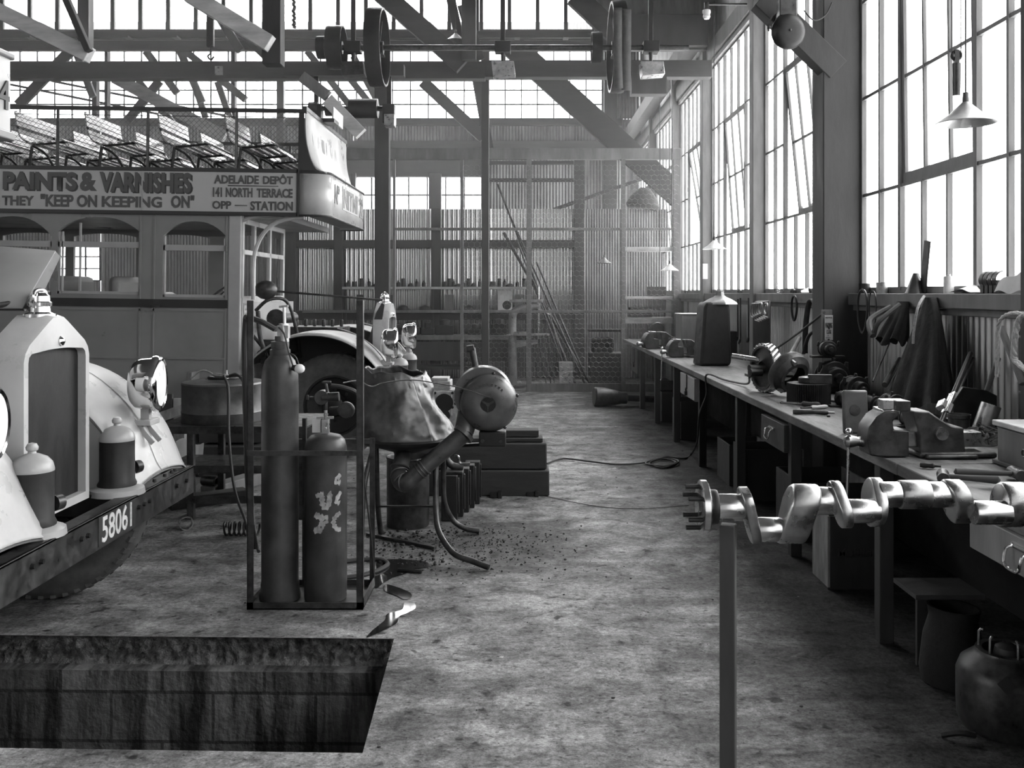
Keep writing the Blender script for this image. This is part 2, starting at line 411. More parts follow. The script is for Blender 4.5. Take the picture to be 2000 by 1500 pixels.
def bay_window(k, ya, yb, tilt, n=7, sash=True):
    root = thing('window_%d' % k, None, None, (XW, (ya+yb)/2, 1.7), kind='structure')
    step = (yb-ya)/n; ys = [ya+i*step for i in range(n+1)]
    i0, i1 = n//2-1, n//2+2
    fr = MB()
    for i, y in enumerate(ys):
        w = .05 if i in (0, n) else (.045 if sash and i in (i0, i1) else .026)
        if sash and i0 < i < i1:
            fr.box(XW-.02, XW+.02, y-w/2, y+w/2, ROWS[0], ROWS[1]); fr.box(XW-.02, XW+.02, y-w/2, y+w/2, ROWS[3], ROWS[4])
        else: fr.box(XW-.022, XW+.022, y-w/2, y+w/2, ROWS[0], ROWS[4])
    for j, z in enumerate(ROWS):
        w = .05 if j in (0, 4) else .026
        if sash and j == 2:
            fr.box(XW-.016, XW+.016, ys[0], ys[i0], z-w/2, z+w/2); fr.box(XW-.016, XW+.016, ys[i1], ys[-1], z-w/2, z+w/2)
        else: fr.box(XW-.016, XW+.016, ys[0], ys[-1], z-w/2, z+w/2)
    part(fr, 'window_frame', M_pwood, root)
    pn = MB(); x = XW+.012
    for i in range(n):
        for j in range(4):
            if sash and i0 <= i < i1 and j in (1, 2): continue
            pn.add([(x,ys[i],ROWS[j]),(x,ys[i+1],ROWS[j]),(x,ys[i+1],ROWS[j+1]),(x,ys[i],ROWS[j+1])], [(0,1,2,3)])
    part(pn, 'window_pane', M_glass, root)
    if sash:
        A, B = ys[i0]+.028, ys[i1]-.028; zt = ROWS[3]-.016; zb = ROWS[1]+.016; H = zt-zb
        R = Matrix.Translation((XW, 0, zt)) @ Matrix.Rotation(-tilt, 4, 'Y')
        s = MB(); g = MB()
        s.box(-.024, .022, A, B, -H, -H+.07, R); s.box(-.02, .02, A, B, -.04, 0, R)
        for y in (A+.02, B-.02): s.box(-.02, .02, y-.02, y+.02, -H, 0, R)
        for y in (ys[i0+1], ys[i0+2]): s.box(-.018, .018, y-.013, y+.013, -H, 0, R)
        s.box(-.014, .014, A, B, -H/2-.013, -H/2+.013, R)
        g.add([(0,A,-H),(0,B,-H),(0,B,0),(0,A,0)], [(0,1,2,3)], R)
        so = part(s, 'sash', M_pwood, root)
        part(g, 'sash_pane', M_glass, so)
tilts = [0, 0, 0, .012, .10, .07, .16, .1, .0]
for k, (a, b) in enumerate(zip(PY[:-1], PY[1:])):
    ya, yb = a+.09, b-.09
    if a == 7.80: ya = a+.20
    if b == 7.80: yb = b-.16
    bay_window(k+1, ya, yb, tilts[k])

# ---- back wall
YB = 22.4
def glazing(k, x0, x1, z0, z1, y, nx, nz, bar, m=M_wood):
    root = thing('window_%d' % k, None, None, ((x0+x1)/2, y, z0), kind='structure')
    fr = MB(); b = bar/2
    for i in range(nx+1):
        x = x0+(x1-x0)*i/nx; fr.box(x-b, x+b, y-.03, y+.02, z0, z1)
    for j in range(nz+1):
        z = z0+(z1-z0)*j/nz; fr.box(x0, x1, y-.025, y+.015, z-b, z+b)
    part(fr, 'window_frame', m, root)
    part(MB().add([(x0,y,z0),(x1,y,z0),(x1,y,z1),(x0,y,z1)], [(0,1,2,3)]), 'window_pane', M_glass, root)
zc0, zc1 = az(232, YB), az(93, YB)
glazing(20, ax(-28, YB), ax(548, YB), zc0, zc1, YB, 17, 5, .03)
glazing(21, ax(556, YB), ax(942, YB), zc0, zc1, YB, 11, 5, .03)
glazing(22, ax(955, YB), ax(1176, YB), zc0, zc1, YB, 7, 5, .03)
wx0, wx1 = ax(690, YB), ax(943, YB); wz1 = az(346, YB); wz0 = az(416, YB)
glazing(23, wx0, wx1, wz0, wz1, YB, 7, 2, .035)
vx0, vx1 = ax(112, YB), ax(196, YB); vz0, vz1 = az(548, YB), az(478, YB)
glazing(24, vx0, vx1, vz0, vz1, YB, 3, 3, .035)
mb = MB(); P = .076; A = .012
def wallpiece(x0, x1, z0, z1): mb.corr((x0, YB+.03, 0), (x1, YB+.03, 0), z0, z1, P, A, 6)
wallpiece(X0, vx0, 0, zc0); wallpiece(vx0, vx1, 0, vz0); wallpiece(vx0, vx1, vz1, zc0); wallpiece(vx1, wx0, 0, zc0)
wallpiece(wx0, wx1, 0, wz0); wallpiece(wx0, wx1, wz1, zc0); wallpiece(wx1, 2.9, 0, zc0)
wallpiece(X0, ax(-28, YB), zc0, 8.3); wallpiece(ax(1176, YB), 2.9, zc0, 8.3)
wallpiece(ax(-28, YB), ax(1176, YB), zc1, 8.3)
struct(mb, 'wall_back', M_galvd)
for py0, py1, pxa, pxb in ((232,245,-30,1215), (275,291,560,1215), (300,346,560,948), (232,345,560,700)):
    if (py0, pxb) == (232, 700): continue
    struct(MB().box(ax(pxa, YB-.12), ax(pxb, YB-.12), YB-.14, YB-.04, az(py1, YB-.12), az(py0, YB-.12)), 'trim_6', M_woodh)
for px, w in ((549, .17), (948, .2), (1192, .3), (690, .14), (850, .3)):
    z0, z1 = (0, 8) if px in (549, 948, 1192) else (0, az(340, YB))
    struct(MB().box(ax(px, YB-.2)-w/2, ax(px, YB-.2)+w/2, YB-.3, YB-.12, z0, z1), 'trim_7', M_wood)

GLZ = glazing
# ---- left and front walls (mostly outside the picture), roof
lw = MB(); lw.box(X0-.1, X0, -7, 23, 0, 3.0); lw.box(X0-.1, X0, -7, 23, 6.6, 8.4); lw.box(X0-.1, X0, -7, -5.5, 3.0, 6.6); lw.box(X0-.1, X0, 4.5, 23, 3.0, 6.6)
struct(lw, 'wall_left', M_galvd)
root = thing('window_34', None, None, (X0-.05, -.5, 3.0), kind='structure'); fr = MB()  # out of view; window bank added for light from the left
for i in range(21): fr.box(X0-.08, X0-.03, -5.5+i*.5-.02, -5.5+i*.5+.02, 3.0, 6.6)
for i in range(5): fr.box(X0-.08, X0-.03, -5.5, 4.5, 3.0+i*.9-.02, 3.0+i*.9+.02)
part(fr, 'window_frame', M_wood, root); part(MB().add([(X0-.05,-5.5,3),(X0-.05,4.5,3),(X0-.05,4.5,6.6),(X0-.05,-5.5,6.6)], [(0,1,2,3)]), 'window_pane', M_glass, root)
fw = MB(); fw.box(X0, 3.0, -6.2, -6.1, 0, 8.4)
struct(fw, 'wall_front', M_galvd)
zt = 7.45
def slope(y0, z0, y1, z1, name):
    struct(MB().add([(X0,y0,z0),(3.0,y0,z0),(3.0,y1,z1),(X0,y1,z1),(X0,y0,z0+.08),(3.0,y0,z0+.08),(3.0,y1,z1+.08),(X0,y1,z1+.08)],
           [(0,1,2,3),(4,7,6,5),(0,4,5,1),(1,5,6,2),(2,6,7,3),(3,7,4,0)]), name, M_roof)
YG = 13.75
slope(-6.2, 7.6, 5.0, 5.9, 'ceiling'); slope(5.0, 5.9, YG, zt, 'ceiling.001'); slope(YG, 5.47, 22.6, 7.95, 'ceiling.002')
gz = az(62, YG)
gx0 = ax(3-52.4*3, YG); n1 = 14
glazing(30, ax(3-52.4, YG), ax(545, YG), gz, zt, YG, 11, 1, .055)
glazing(31, ax(552, YG), ax(932, YG), gz, zt, YG, 7, 1, .055)
glazing(32, ax(940, YG), ax(1160, YG), gz, zt, YG, 4, 1, .055)
struct(MB().box(X0, ax(-50, YG), YG-.05, YG+.05, gz, zt), 'wall_left.001', M_galvd)
struct(MB().box(ax(1160, YG), 2.9, YG-.05, YG+.05, gz, zt), 'wall_right.003', M_galvd)
timber((X0, YG, az(69, YG)), (2.8, YG, az(69, YG)), .12, .10)                         # sill of the saw-tooth glazing
timber((X0, YG-.25, az(90, YG-.25)), (2.7, YG-.25, az(90, YG-.25)), .12, .14)         # valley beam
for k in range(-2, 14): # short blocks between the two beams
    x = ax(60+k*95, YG-.1); struct(MB().box(x-.04, x+.04, YG-.2, YG-.02, az(80, YG), az(76, YG)), 'trim_8', M_wood)
yb = 13.2
timber((X0, yb, az(140, yb)), (ax(948, yb), yb, az(140, yb)), .2, .24)                # heavy shafting beam
timber((ax(948, yb), yb, az(137, yb)), (2.7, yb, az(137, yb)), .2, .24)

# roof timbers, bracing and posts standing in the room
def tpx(a, b, y, wpx, m=M_woodh, d=.12, y2=None):
    y2 = y if y2 is None else y2
    return timber(at(*a, y), at(*b, y2), d, wpx*y/F, m, up=(0,0,1))
def spx(a, b, y, wpx, m=M_woodh, d=.12):      # a timber lying in the plane facing the camera
    p, q = at(*a, y), at(*b, y); w = wpx*y/F
    return struct(MB().bar(p, q, d, w, up=(V((0,1,0)).cross(q-p))), 'trim_9', m, bev=.006)
spx((-30, 8), (176, 108), 8.6, 30, M_lwood); spx((368, -12), (528, 86), 8.6, 32, M_lwood)  # front light on these roof timbers put in as pale wood
spx((225, 152), (440, 268), 15.0, 24, M_lwood); spx((640, 195), (705, 262), 12.0, 26, M_lwood)  # lit faces given the pale wood here too
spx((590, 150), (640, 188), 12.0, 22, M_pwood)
spx((742, -16), (905, 128), 13.0, 38); spx((826, 160), (945, 270), 19.5, 22); spx((1000, 90), (1330, 388), 16.45, 46)
spx((1122, -8), (1212, 76), 13.0, 40); spx((1486, -2), (1632, 140), 7.72, 46, M_wood, .16)
for a, b, y, w in (((137,100),(36,206),18,20),((270,158),(345,250),18,13),((300,50),(480,195),17,14),((148,100),(182,190),18,13),
                   ((128,-5),(174,100),8.5,12),((285,100),(346,182),17,14),((352,100),(395,200),17,14),((405,-5),(470,100),13.4,16),
                   ((378,160),(402,230),18,12),((425,160),(448,228),18,12),((466,60),(540,130),13.4,16),((600,100),(690,215),17,13),
                   ((640,100),(745,230),17,13),((690,110),(760,240),18,13),((905,10),(935,118),13.2,24),((930,150),(955,290),18,18),
                   ((312,158),(250,235),18,16),((880,-5),(907,120),13.3,18),((20,165),(420,245),19,4),((100,158),(440,226),19,4)):
    spx(a, b, y, w, M_pwood if w < 15 and y > 16 else M_wood, .08)
for px, y, w, p0, p1 in ((167,12.9,22,-20,98),(534,8.75,36,-20,128),(916,12.9,28,-20,118),(187,18.5,9,158,232),(210,18.5,6,100,232),
                         (457,18.5,8,100,232),(747,14.2,28,100,700),(948,14.2,14,118,700)):
    x = ax(px, y); struct(MB().box(x-w*y/F/2, x+w*y/F/2, y-.08, y+.08, az(p1, y) if p1 < 600 else 0, az(p0, y)), 'trim_10', M_wood, bev=.006)
# boarding between the shafting beam and the right wall
struct(MB().box(ax(1228, 13.4), 2.68, 13.3, 13.45, az(92, 13.4), az(32, 13.4)), 'trim_11', M_wood)
struct(MB().box(ax(1232, 12.9), ax(1300, 12.9), 12.8, 13.0, az(186, 12.9), az(148, 12.9)), 'trim_12', M_wood)
struct(MB().box(2.45, 2.66, 13.9, 22.3, 5.35, 5.6), 'trim_13', M_wood)

# ---- partition of corrugated sheets on a timber frame, with the stores cage in front
YFN = 18.4
ft = az(408, YFN)
for i, (pa, pb, pit, m) in enumerate(((560, 960, .093, M_fence), (955, 1142, .066, M_fence), (1138, 1306, .052, M_galvd))):
    struct(MB().corr((ax(pa, YFN), YFN+.02*i, 0), (ax(pb, YFN), YFN+.02*i, 0), .0, ft, pit, pit*.2, 10), 'wall_partition' + ('' if not i else '.%03d' % i), m, ang=80)
yp = 18.2
for px, w in ((570, 20), (662, 16), (852, 18), (1131, 20)):
    struct(MB().box(ax(px-w/2, yp), ax(px+w/2, yp), yp-.1, yp+.1, 0, az(300 if px == 1131 else 408, yp)), 'trim_14', M_wood, bev=.005)
for p0, p1 in ((469, 484), (607, 625)):
    struct(MB().box(ax(560, yp), ax(1122, yp), yp-.06, yp+.06, az(p1, yp), az(p0, yp)), 'trim_15', M_woodh, bev=.005)
for a, b in (((1080,410),(1310,330)), ((955,352),(1140,352)), ((955,318),(1140,318))):
    spx(a, b, 18.6, 7, M_wood, .06)
YC = 15.9
cage = thing('wire_cage', 'stores cage of pale timber rails and wire netting across the back', 'cage', (.8, YC, 0))
cx0, cx1 = ax(768, YC), ax(1327, YC)
mb = MB(); mb.box(ax(600, YC), cx1+.02, YC-.05, YC+.05, az(312, YC), az(290, YC)); part(mb, 'top_rail', M_pwood, cage, .004)
for nm, p0, p1, xa in (('rail', 445, 450, cx0), ('rail', 606, 611, ax(860, YC)), ('sill_rail', 749, 769, ax(1030, YC))):
    part(MB().box(xa, cx1, YC-.03, YC+.03, max(0, az(p1, YC)), az(p0, YC)), nm, M_pwood, cage, .003)
for px, w in ((770, 5), (902, 6), (1033, 10), (1217, 8), (1322, 14)):
    part(MB().box(ax(px-w/2, YC), ax(px+w/2, YC), YC-.04, YC+.04, 0, az(290, YC)), 'upright', M_pwood, cage, .003)
hx = MB(); s = .055; r3 = s*sqrt(3)/2; x0, x1 = ax(905, YC), cx1; zz0, zz1 = az(749, YC), az(312, YC)
nx = int((x1-x0)/(2*r3)); nz = int((zz1-zz0)/(1.5*s)); wr = .0013
def wire(p, q):
    n = len(hx.v); d = (q-p).normalized(); sd = V((-d.z, 0, d.x))*wr; yy = V((0, wr, 0))
    hx.v += [tuple(t) for t in (p+sd, p-sd*.5+yy, p-sd*.5-yy, q+sd, q-sd*.5+yy, q-sd*.5-yy)]
    hx.f += [[n,n+1,n+4,n+3],[n+1,n+2,n+5,n+4],[n+2,n,n+3,n+5]]
for j in range(nz):
    for i in range(nx):
        c = V((x0+(i+.5*(j % 2))*2*r3, YC-.045, zz0+j*1.5*s))
        a = c+V((-r3,0,s*.5)); b = c+V((0,0,s)); d = c+V((r3,0,s*.5)); e = c+V((-r3,0,-s*.5))
        wire(a, b); wire(b, d); wire(e, a)
part(hx, 'wire_netting', M_tin, cage, ang=10)
# cage side returning to the back along the right, with shelf boards
for z0, z1 in ((az(490,YC),az(482,YC)), (az(584,YC),az(579,YC)), (az(632,YC), az(620,YC))):
    part(MB().box(ax(1215,YC), 2.6, YC+.04, YC+.4, z0, z1), 'shelf_board', M_lwood, cage, .003)
# ================================================================ the two motor buses
def bus_front(root, dx, yc, near):
    """radiator, lamps, wings, front beam, wheels: measured on the near bus, whose radiator face is at x=-2.2"""
    def X(x): return x+dx
    def Y(y): return yc+y
    hw = .315
    # radiator shell: an arched casing with a recessed core
    out = [(-hw, .66), (-hw, 1.40), (-hw+.015, 1.44), (-hw+.05, 1.475), (-.09, 1.575), (-.05, 1.595), (.05, 1.595), (.09, 1.575), (hw-.05, 1.475), (hw-.015, 1.44), (hw, 1.40), (hw, .66)]
    inn = [(-hw+.045, .70), (-hw+.045, 1.385), (-hw+.052, 1.41), (-hw+.075, 1.425), (-.1, 1.435), (-.04, 1.437), (.04, 1.437), (.1, 1.435), (hw-.075, 1.425), (hw-.052, 1.41), (hw-.045, 1.385), (hw-.045, .70)]
    n = len(out); xf, xi, xb = X(-2.2), X(-2.225), X(-2.37); m = MB()
    vs = [(xf, Y(y*.975), .66+(z-.66)*.988) for y, z in out]+[(xf, Y(y), z) for y, z in inn]+[(xi-.02, Y(y), z) for y, z in inn]+[(xf-.03, Y(y), z) for y, z in out]+[(xb, Y(y), z) for y, z in out]
    fs = []
    for i in range(n):
        j = (i+1) % n
        fs += [(i, j, n+j, n+i), (n+i, n+j, 2*n+j, 2*n+i), (i, 3*n+i, 3*n+j, j), (3*n+i, 4*n+i, 4*n+j, 3*n+j)]
    m.add(vs, fs); sh = part(m, 'radiator_shell', M_sail, root, ang=50, label='pale painted radiator shell')
    part(MB().box(xi-.03, xi-.015, Y(-hw+.03), Y(hw-.03), .69, 1.44), 'radiator_core', M_grille, sh)
    part(MB().lathe([(0,0),(.022,0),(.024,.008),(.012,.018),(0,.02)], (xf-.002, Y(.02), 1.47), (1,0,.25), 14), 'badge', M_chrome, sh)
    cp = MB(); cp.lathe([(.075,-.03),(.072,0),(.05,.01),(.047,.035),(.055,.04),(.055,.055),(.047,.06),(.045,.085),(.03,.10),(.03,.105),(0,.106)], (X(-2.29), Y(0), 1.6), (0,0,1), 20)
    cp.tube([(X(-2.29), Y(-.05), 1.63), (X(-2.29), Y(-.055), 1.70), (X(-2.29), Y(0), 1.715), (X(-2.29), Y(.055), 1.70), (X(-2.29), Y(.05), 1.63)], .008, 6, 4)
    part(cp, 'filler_cap', M_chrome, root)
    # front beam with its bolts
    b = MB(); b.box(X(-2.09), X(-2.075), Y(-1.24), Y(1.24), .49, .645).box(X(-2.09), X(-2.0), Y(-1.24), Y(1.24), .635, .65).box(X(-2.015), X(-2.0), Y(-1.24), Y(1.24), .485, .65)
    be = part(b, 'front_beam', M_irons, root, .004)
    for y in (-1.15, -.98, -.62, -.55, -.2, -.14, .42, .49, .56, .95, 1.1): part(MB().cyl((X(-2.002), Y(y), .585), (X(-1.985), Y(y), .585), .013, .011, 8), 'bolt', M_iron, be)
    for y in (-1.1, -1.0, .75, .9, 1.0, 1.05, 1.18): part(MB().cyl((X(-2.045), Y(y), .65), (X(-2.045), Y(y), .665), .012, .010, 8), 'bolt', M_iron, be)
    if near:
        part(MB().box(X(-2.001), X(-1.996), Y(-.03), Y(.37), .50, .64), 'number_patch', M_trim, be)
        part(text_mb('58061', (Y(0.0), Y(.33), .51, .635), ('yz', X(-1.995)), .002, .012), 'number', M_enam, be, label='hand-painted white number')
    # canisters on the frame
    for y in (-.37, .47):
        xo_ = -2.13 if near else -2.06
        c = MB(); c.lathe([(0,.68),(.095,.68),(.098,.70),(.088,.72),(.087,.93),(.084,.932)], (X(xo_), Y(y), 0), (0,0,1), 28)
        ca = part(c, 'canister', M_iron, root)
        d = MB(); d.lathe([(.089,.925),(.089,.935),(.082,.962),(.062,.985),(.03,1.0),(.018,1.003),(.016,1.012),(.024,1.018),(.026,1.03),(.018,1.045),(0,1.05)], (X(xo_), Y(y), 0), (0,0,1), 28)
        part(d, 'dome', M_paintl, ca, label='pale domed lid with a knob')
        e = MB(); e.cyl((X(xo_)+.06, Y(y)+.07, .77), (X(xo_)+.075, Y(y)+.105, .77), .035, .033, 14); part(e, 'side_cap', M_irons, ca)
        part(MB().lathe([(.14,.645),(.135,.675),(.10,.69),(.0,.69)], (X(xo_), Y(y), 0), (0,0,1), 20), 'foot_flange', M_paintl, ca)
    for a, b in ((-.52, -.3), (.36, .58)): part(MB().box(X(-2.6), X(-2.08), Y(a), Y(b), .55, .66), 'frame_horn', M_iron, root)
    # wings: a broad arched sheet with an inner valance and front apron
    prof = [(-2.03,.652), (-2.06,.70), (-2.10,.80), (-2.17,.95), (-2.27,1.07), (-2.42,1.19), (-2.6,1.265), (-2.8,1.295), (-3.0,1.28), (-3.2,1.21), (-3.38,1.09), (-3.5,.95)]
    prof = [(p.x, p.y) for p in smooth_path([(a, b, 0) for a, b in prof], 3)]
    for sgn in (-1, 1):
        ya, yb_ = (.42*sgn, 1.2*sgn)
        w = MB()
        def wing(u, v, top=True):
            i = min(int(u*(len(prof)-1)), len(prof)-1); x, z = prof[i]
            crown = (.05 if near else .012)*(1-(2*v-1)**2)
            if v > .93: crown -= .02
            return V((X(x), Y(ya+(yb_-ya)*v), z+crown))
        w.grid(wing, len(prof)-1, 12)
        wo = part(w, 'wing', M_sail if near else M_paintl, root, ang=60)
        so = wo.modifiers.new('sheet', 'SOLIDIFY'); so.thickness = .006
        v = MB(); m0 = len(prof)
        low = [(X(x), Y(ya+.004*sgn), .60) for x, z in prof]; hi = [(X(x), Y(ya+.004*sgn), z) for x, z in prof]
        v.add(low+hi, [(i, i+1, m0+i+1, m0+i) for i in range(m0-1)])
        part(v, 'valance', M_paint if near else M_trim, wo)  # dark on the side-on bus: arch shade put into the paint
        part(MB().grid(lambda u, v: wing(u, v)-V((0, 0, .012)), len(prof)-1, 12), 'wing_shade_sheet', M_trim, wo, ang=60)  # added dark sheet, painted shade under the wing
        ribs = [V((X(x)+.004, Y(.80*sgn), z+.053)) for x, z in prof[:20]]
        part(MB().tube(ribs, .006, 6), 'bead', M_sail, wo)
        # headlamp on its bracket
        yl = Y(.82*sgn); zl = 1.19; xl = X(-2.07); LA = (1, .16, 0)
        h = MB(); h.lathe([(0,-.135),(.06,-.132),(.11,-.122),(.135,-.10),(.145,-.065),(.149,0)], (xl, yl, zl), LA, 36)
        h.lathe([(.145,-.008),(.158,-.004),(.16,.015),(.153,.032),(.14,.04),(.127,.036)], (xl, yl, zl), LA, 36)
        hl = part(h, 'headlamp', M_chrome, root)
        part(MB().lathe([(.128,.034),(.09,.040),(0,.044)], (xl, yl, zl), LA, 30), 'lamp_glass', M_lens, hl)
        k = MB(); k.bar((xl-.05, yl, zl-.14), (xl-.05, yl, zl-.22), .05, .04); k.bar((xl-.12, yl-.05, zl-.18), (xl+.01, yl-.05, .86), .012, .03); k.bar((xl-.12, yl+.05, zl-.18), (xl+.01, yl+.05, .86), .012, .03)
        k.box(xl-.12, xl, yl-.07, yl+.07, zl-.23, zl-.2)
        part(k, 'lamp_bracket', M_paintl, hl, .003)
        # wheel
        yw = Y(.82*sgn); xw = X(-2.66); t = MB(); R = .54; hwid = .13
        pr = [(.30,-hwid*.8),(.36,-hwid),(.43,-hwid*1.08),(.49,-hwid),(.525,-hwid*.72),(.535,-hwid*.68),(R,-hwid*.5),(R,hwid*.5),(.535,hwid*.68),(.525,hwid*.72),(.49,hwid),(.43,hwid*1.08),(.36,hwid),(.30,hwid*.8)]
        t.lathe(pr, (xw, yw, R), (0,1,0), 64)
        for a in range(48):
            an = 2*pi*a/48; c_ = V((xw+cos(an)*(R-.006), yw, R+sin(an)*(R-.006))); r_ = V((cos(an), 0, sin(an))); tt = V((-sin(an), 0, cos(an)))
            for s2 in (-1, 1): t.bar(c_+V((0, s2*.055, 0))-tt*.012, c_+V((0, s2*.105, 0))+tt*.02*0-r_*.012, .028, .022, up=r_)
        to = part(t, 'tyre', M_rubber, root, ang=50)
        r = MB(); r.lathe([(.31,-hwid*.8),(.315,-hwid*.85),(.295,-hwid*.85),(.285,-hwid*.5),(.24,-.05),(.12,-.02),(.10,-.12),(.06,-.14),(0,-.14)], (xw, yw, R), (0,1,0), 40)
        r.lathe([(.31,hwid*.8),(.315,hwid*.85),(.295,hwid*.85),(.285,hwid*.5),(.24,.05),(.12,.02),(.10,.12),(.06,.14),(0,.14)], (xw, yw, R), (0,1,0), 40)
        for a in range(8):
            an = 2*pi*a/8; r.cyl((xw+.16*cos(an), yw-.045, R+.16*sin(an)), (xw+.16*cos(an), yw-.015, R+.16*sin(an)), .016, .016, 8)
        part(r, 'wheel_rim', M_iron, to)
    part(MB().cyl((X(-2.66), Y(-.8), .54), (X(-2.66), Y(.8), .54), .05, .05, 12), 'front_axle', M_iron, root)
    for y in (-.5, .5):
        sp_ = MB()
        for k in range(5): sp_.box(X(-2.66)-.5+k*.07, X(-2.66)+.5-k*.07, Y(y)-.04, Y(y)+.04, .60-.018*k, .614-.018*k)
        sp_.cyl((X(-2.12), Y(y)-.06, .48), (X(-2.12), Y(y)+.06, .48), .035, .035, 10)
        part(sp_, 'leaf_spring', M_iron, root)

YN = 4.375
near = thing('double_decker_bus', 'pale bus nose at the left edge beside the pit, number 58061 on its front beam', 'bus', (-2.9, YN, 0))
bus_front(near, 0, YN, True)
# bonnet side lifted behind the radiator
def flap(u, v):
    x = -2.36-1.15*u; y0, z0 = YN-.02, 1.625; y1, z1 = YN+.2, 1.905+.09*u
    return V((x+.045*v, y0+(y1-y0)*v, z0+(z1-z0)*v))
fl = part(MB().grid(flap, 4, 4), 'bonnet_flap', M_paint, near, label='grey bonnet side lifted open'); fl.modifiers.new('sheet', 'SOLIDIFY').thickness = .008
part(MB().add([(-2.315,YN+.2,1.905),(-2.36,YN-.02,1.625),(-2.335,YN+.05,1.625),(-2.30,YN+.215,1.88)], [(0,1,2,3)]), 'folded_flange', M_trim, fl)
part(MB().tube([(-2.36,YN,1.625),(-3.5,YN,1.635)], .012, 8).tube([(-2.4,YN+.1,1.63),(-2.42,YN+.02,1.65),(-2.5,YN-.08,1.63)], .014, 8, 4), 'hinge', M_irons, fl)
part(MB().box(-3.5, -2.375, YN-.31, YN-.295, .7, 1.40).box(-3.5, -2.375, YN-.31, YN+.30, 1.40, 1.415), 'bonnet_side', M_sail, near)
part(MB().box(-3.5, -2.6, YN-.2, YN+.2, .55, 1.3), 'engine', M_iron, near)
# lower body and overhanging upper deck, only a corner of which is in view
part(MB().box(-9.6, -3.55, YN-1.1, YN+1.1, .55, 2.55), 'body', M_paint, near, .03)
ud = [(-3.10,-1.1),(-3.04,-1.09),(-3.02,-1.06),(-3.02,0),(-3.02,1.06),(-3.04,1.09),(-3.10,1.1)]
u = MB(); u.prism([(-9.6, YN-1.1)]+[(x, YN+y) for x, y in ud]+[(-9.6, YN+1.1)], 2.64, 3.08, 'xy')
uo = part(u, 'upper_deck_front', M_sail, near, .012)
part(MB().prism([(-9.6, YN-1.12)]+[(x+.02, YN+y*1.015) for x, y in ud]+[(-9.6, YN+1.12)], 2.60, 2.645, 'xy').prism([(-9.6, YN-1.12)]+[(x+.02, YN+y*1.015) for x, y in ud]+[(-9.6, YN+1.12)], 3.08, 3.11, 'xy'), 'moulding', M_paint, uo, .006)
part(text_mb('4', (YN+.93, YN+1.04, 2.77, 2.94), ('yz', -3.019), .01, .015), 'numeral', M_letter, uo)

# ---------------------------------------------------------------- the bus standing side-on
YS = 9.3; YCN = 10.38; YE = 11.45
def bx(px): return (px-1020)*YS/F
TH = .014; XP = -1.94           # the body stands a little nose-down
def bz(py, px=149): return HC-(py-572)*YS/F+TH*(bx(px)-XP)
bus = thing('open_top_bus', 'open-top double-decker standing side-on, lettered PAINTS & VARNISHES along its upper side', 'bus', (XP, YCN, 0)); bus.rotation_euler = (0, TH, 0)
bus_front(bus, .72, YCN, False)
def panel(root, name, x0, x1, z0, z1, y, th, openings, m):
    """a board with window openings (xa, xb, zbottom, zspring, zcrown); the crown gives an arched head"""
    mb = MB(); cur = x0
    for xa, xb, zb, zs, zc in sorted(openings):
        if xa > cur: mb.box(cur, xa, y, y+th, z0, z1)
        if zb > z0: mb.box(xa, xb, y, y+th, z0, zb)
        k = 14; pts = []
        for i in range(k+1):
            t = i/k; u = abs(2*t-1)
            pts.append((xa+(xb-xa)*t, zs+(zc-zs)*(1-u**2.4)))
        for i in range(k):
            (a, za), (b, zb2) = pts[i], pts[i+1]
            mb.add([(a,y,za),(b,y,zb2),(b,y,z1),(a,y,z1),(a,y+th,za),(b,y+th,zb2),(b,y+th,z1),(a,y+th,z1)],
                   [(0,1,2,3),(7,6,5,4),(0,4,5,1)])
        cur = xb
    if cur < x1: mb.box(cur, x1, y, y+th, z0, z1)
    return part(mb, name, m, root, ang=25)
zf = bz(415); xr = bx(441); xl = -9.4
wins = [(bx(-60), bx(95), bz(577), bz(462), bz(424)), (bx(106), bx(268), bz(574), bz(452), bz(423)), (bx(312), bx(436), bz(578), bz(458), bz(429)),
        (bx(-230), bx(-72), bz(577), bz(462), bz(424)), (bx(-400), bx(-242), bz(577), bz(462), bz(424))]
sd = panel(bus, 'side_panel', xl, xr, .34, zf, YS, .05, wins, M_paint)
for i, (xa, xb, zb, zs, zc) in enumerate(wins):
    wf = MB(); w = .035
    zt_ = bz(477 if i != 2 else 481)
    wf.box(xa, xb, YS+.012, YS+.04, zt_-.03, zt_+.03); wf.box(xa, xa+w*.6, YS+.012, YS+.04, zb, zs); wf.box(xb-w*.6, xb, YS+.012, YS+.04, zb, zs); wf.box(xa, xb, YS+.012, YS+.04, zb, zb+.03)
    if i == 1: wf.box(bx(113), bx(116), YS+.012, YS+.04, zb, zs); wf.box(bx(147), bx(151), YS+.015, YS+.035, zb, zc-.06)
    fo = part(wf, 'side_window', M_paintl, bus, .003)
    part(MB().add([(xa,YS+.028,zb),(xb,YS+.028,zb),(xb,YS+.028,zs),(xa,YS+.028,zs)], [(0,1,2,3)]), 'window_glass', M_clear, fo)
far = [(bx(a), bx(b), bz(577), bz(440), bz(432)) for a, b in ((-400,-250),(-230,-80),(-60,90),(110,265),(300,430))]
panel(bus, 'far_side_panel', xl, xr, .45, zf, YE-.05, .05, far, M_paint)
part(MB().box(xl, xr, YS-.012, YS, bz(598), bz(582)), 'belt_stripe', M_trim, bus)
mo = MB()
for px in (269, 296, 437): mo.box(bx(px)-.008, bx(px)+.008, YS-.01, YS, bz(698 if px == 269 else 860), bz(582)); mo.box(bx(px)-.008, bx(px)+.008, YS-.01, YS, bz(582), zf)
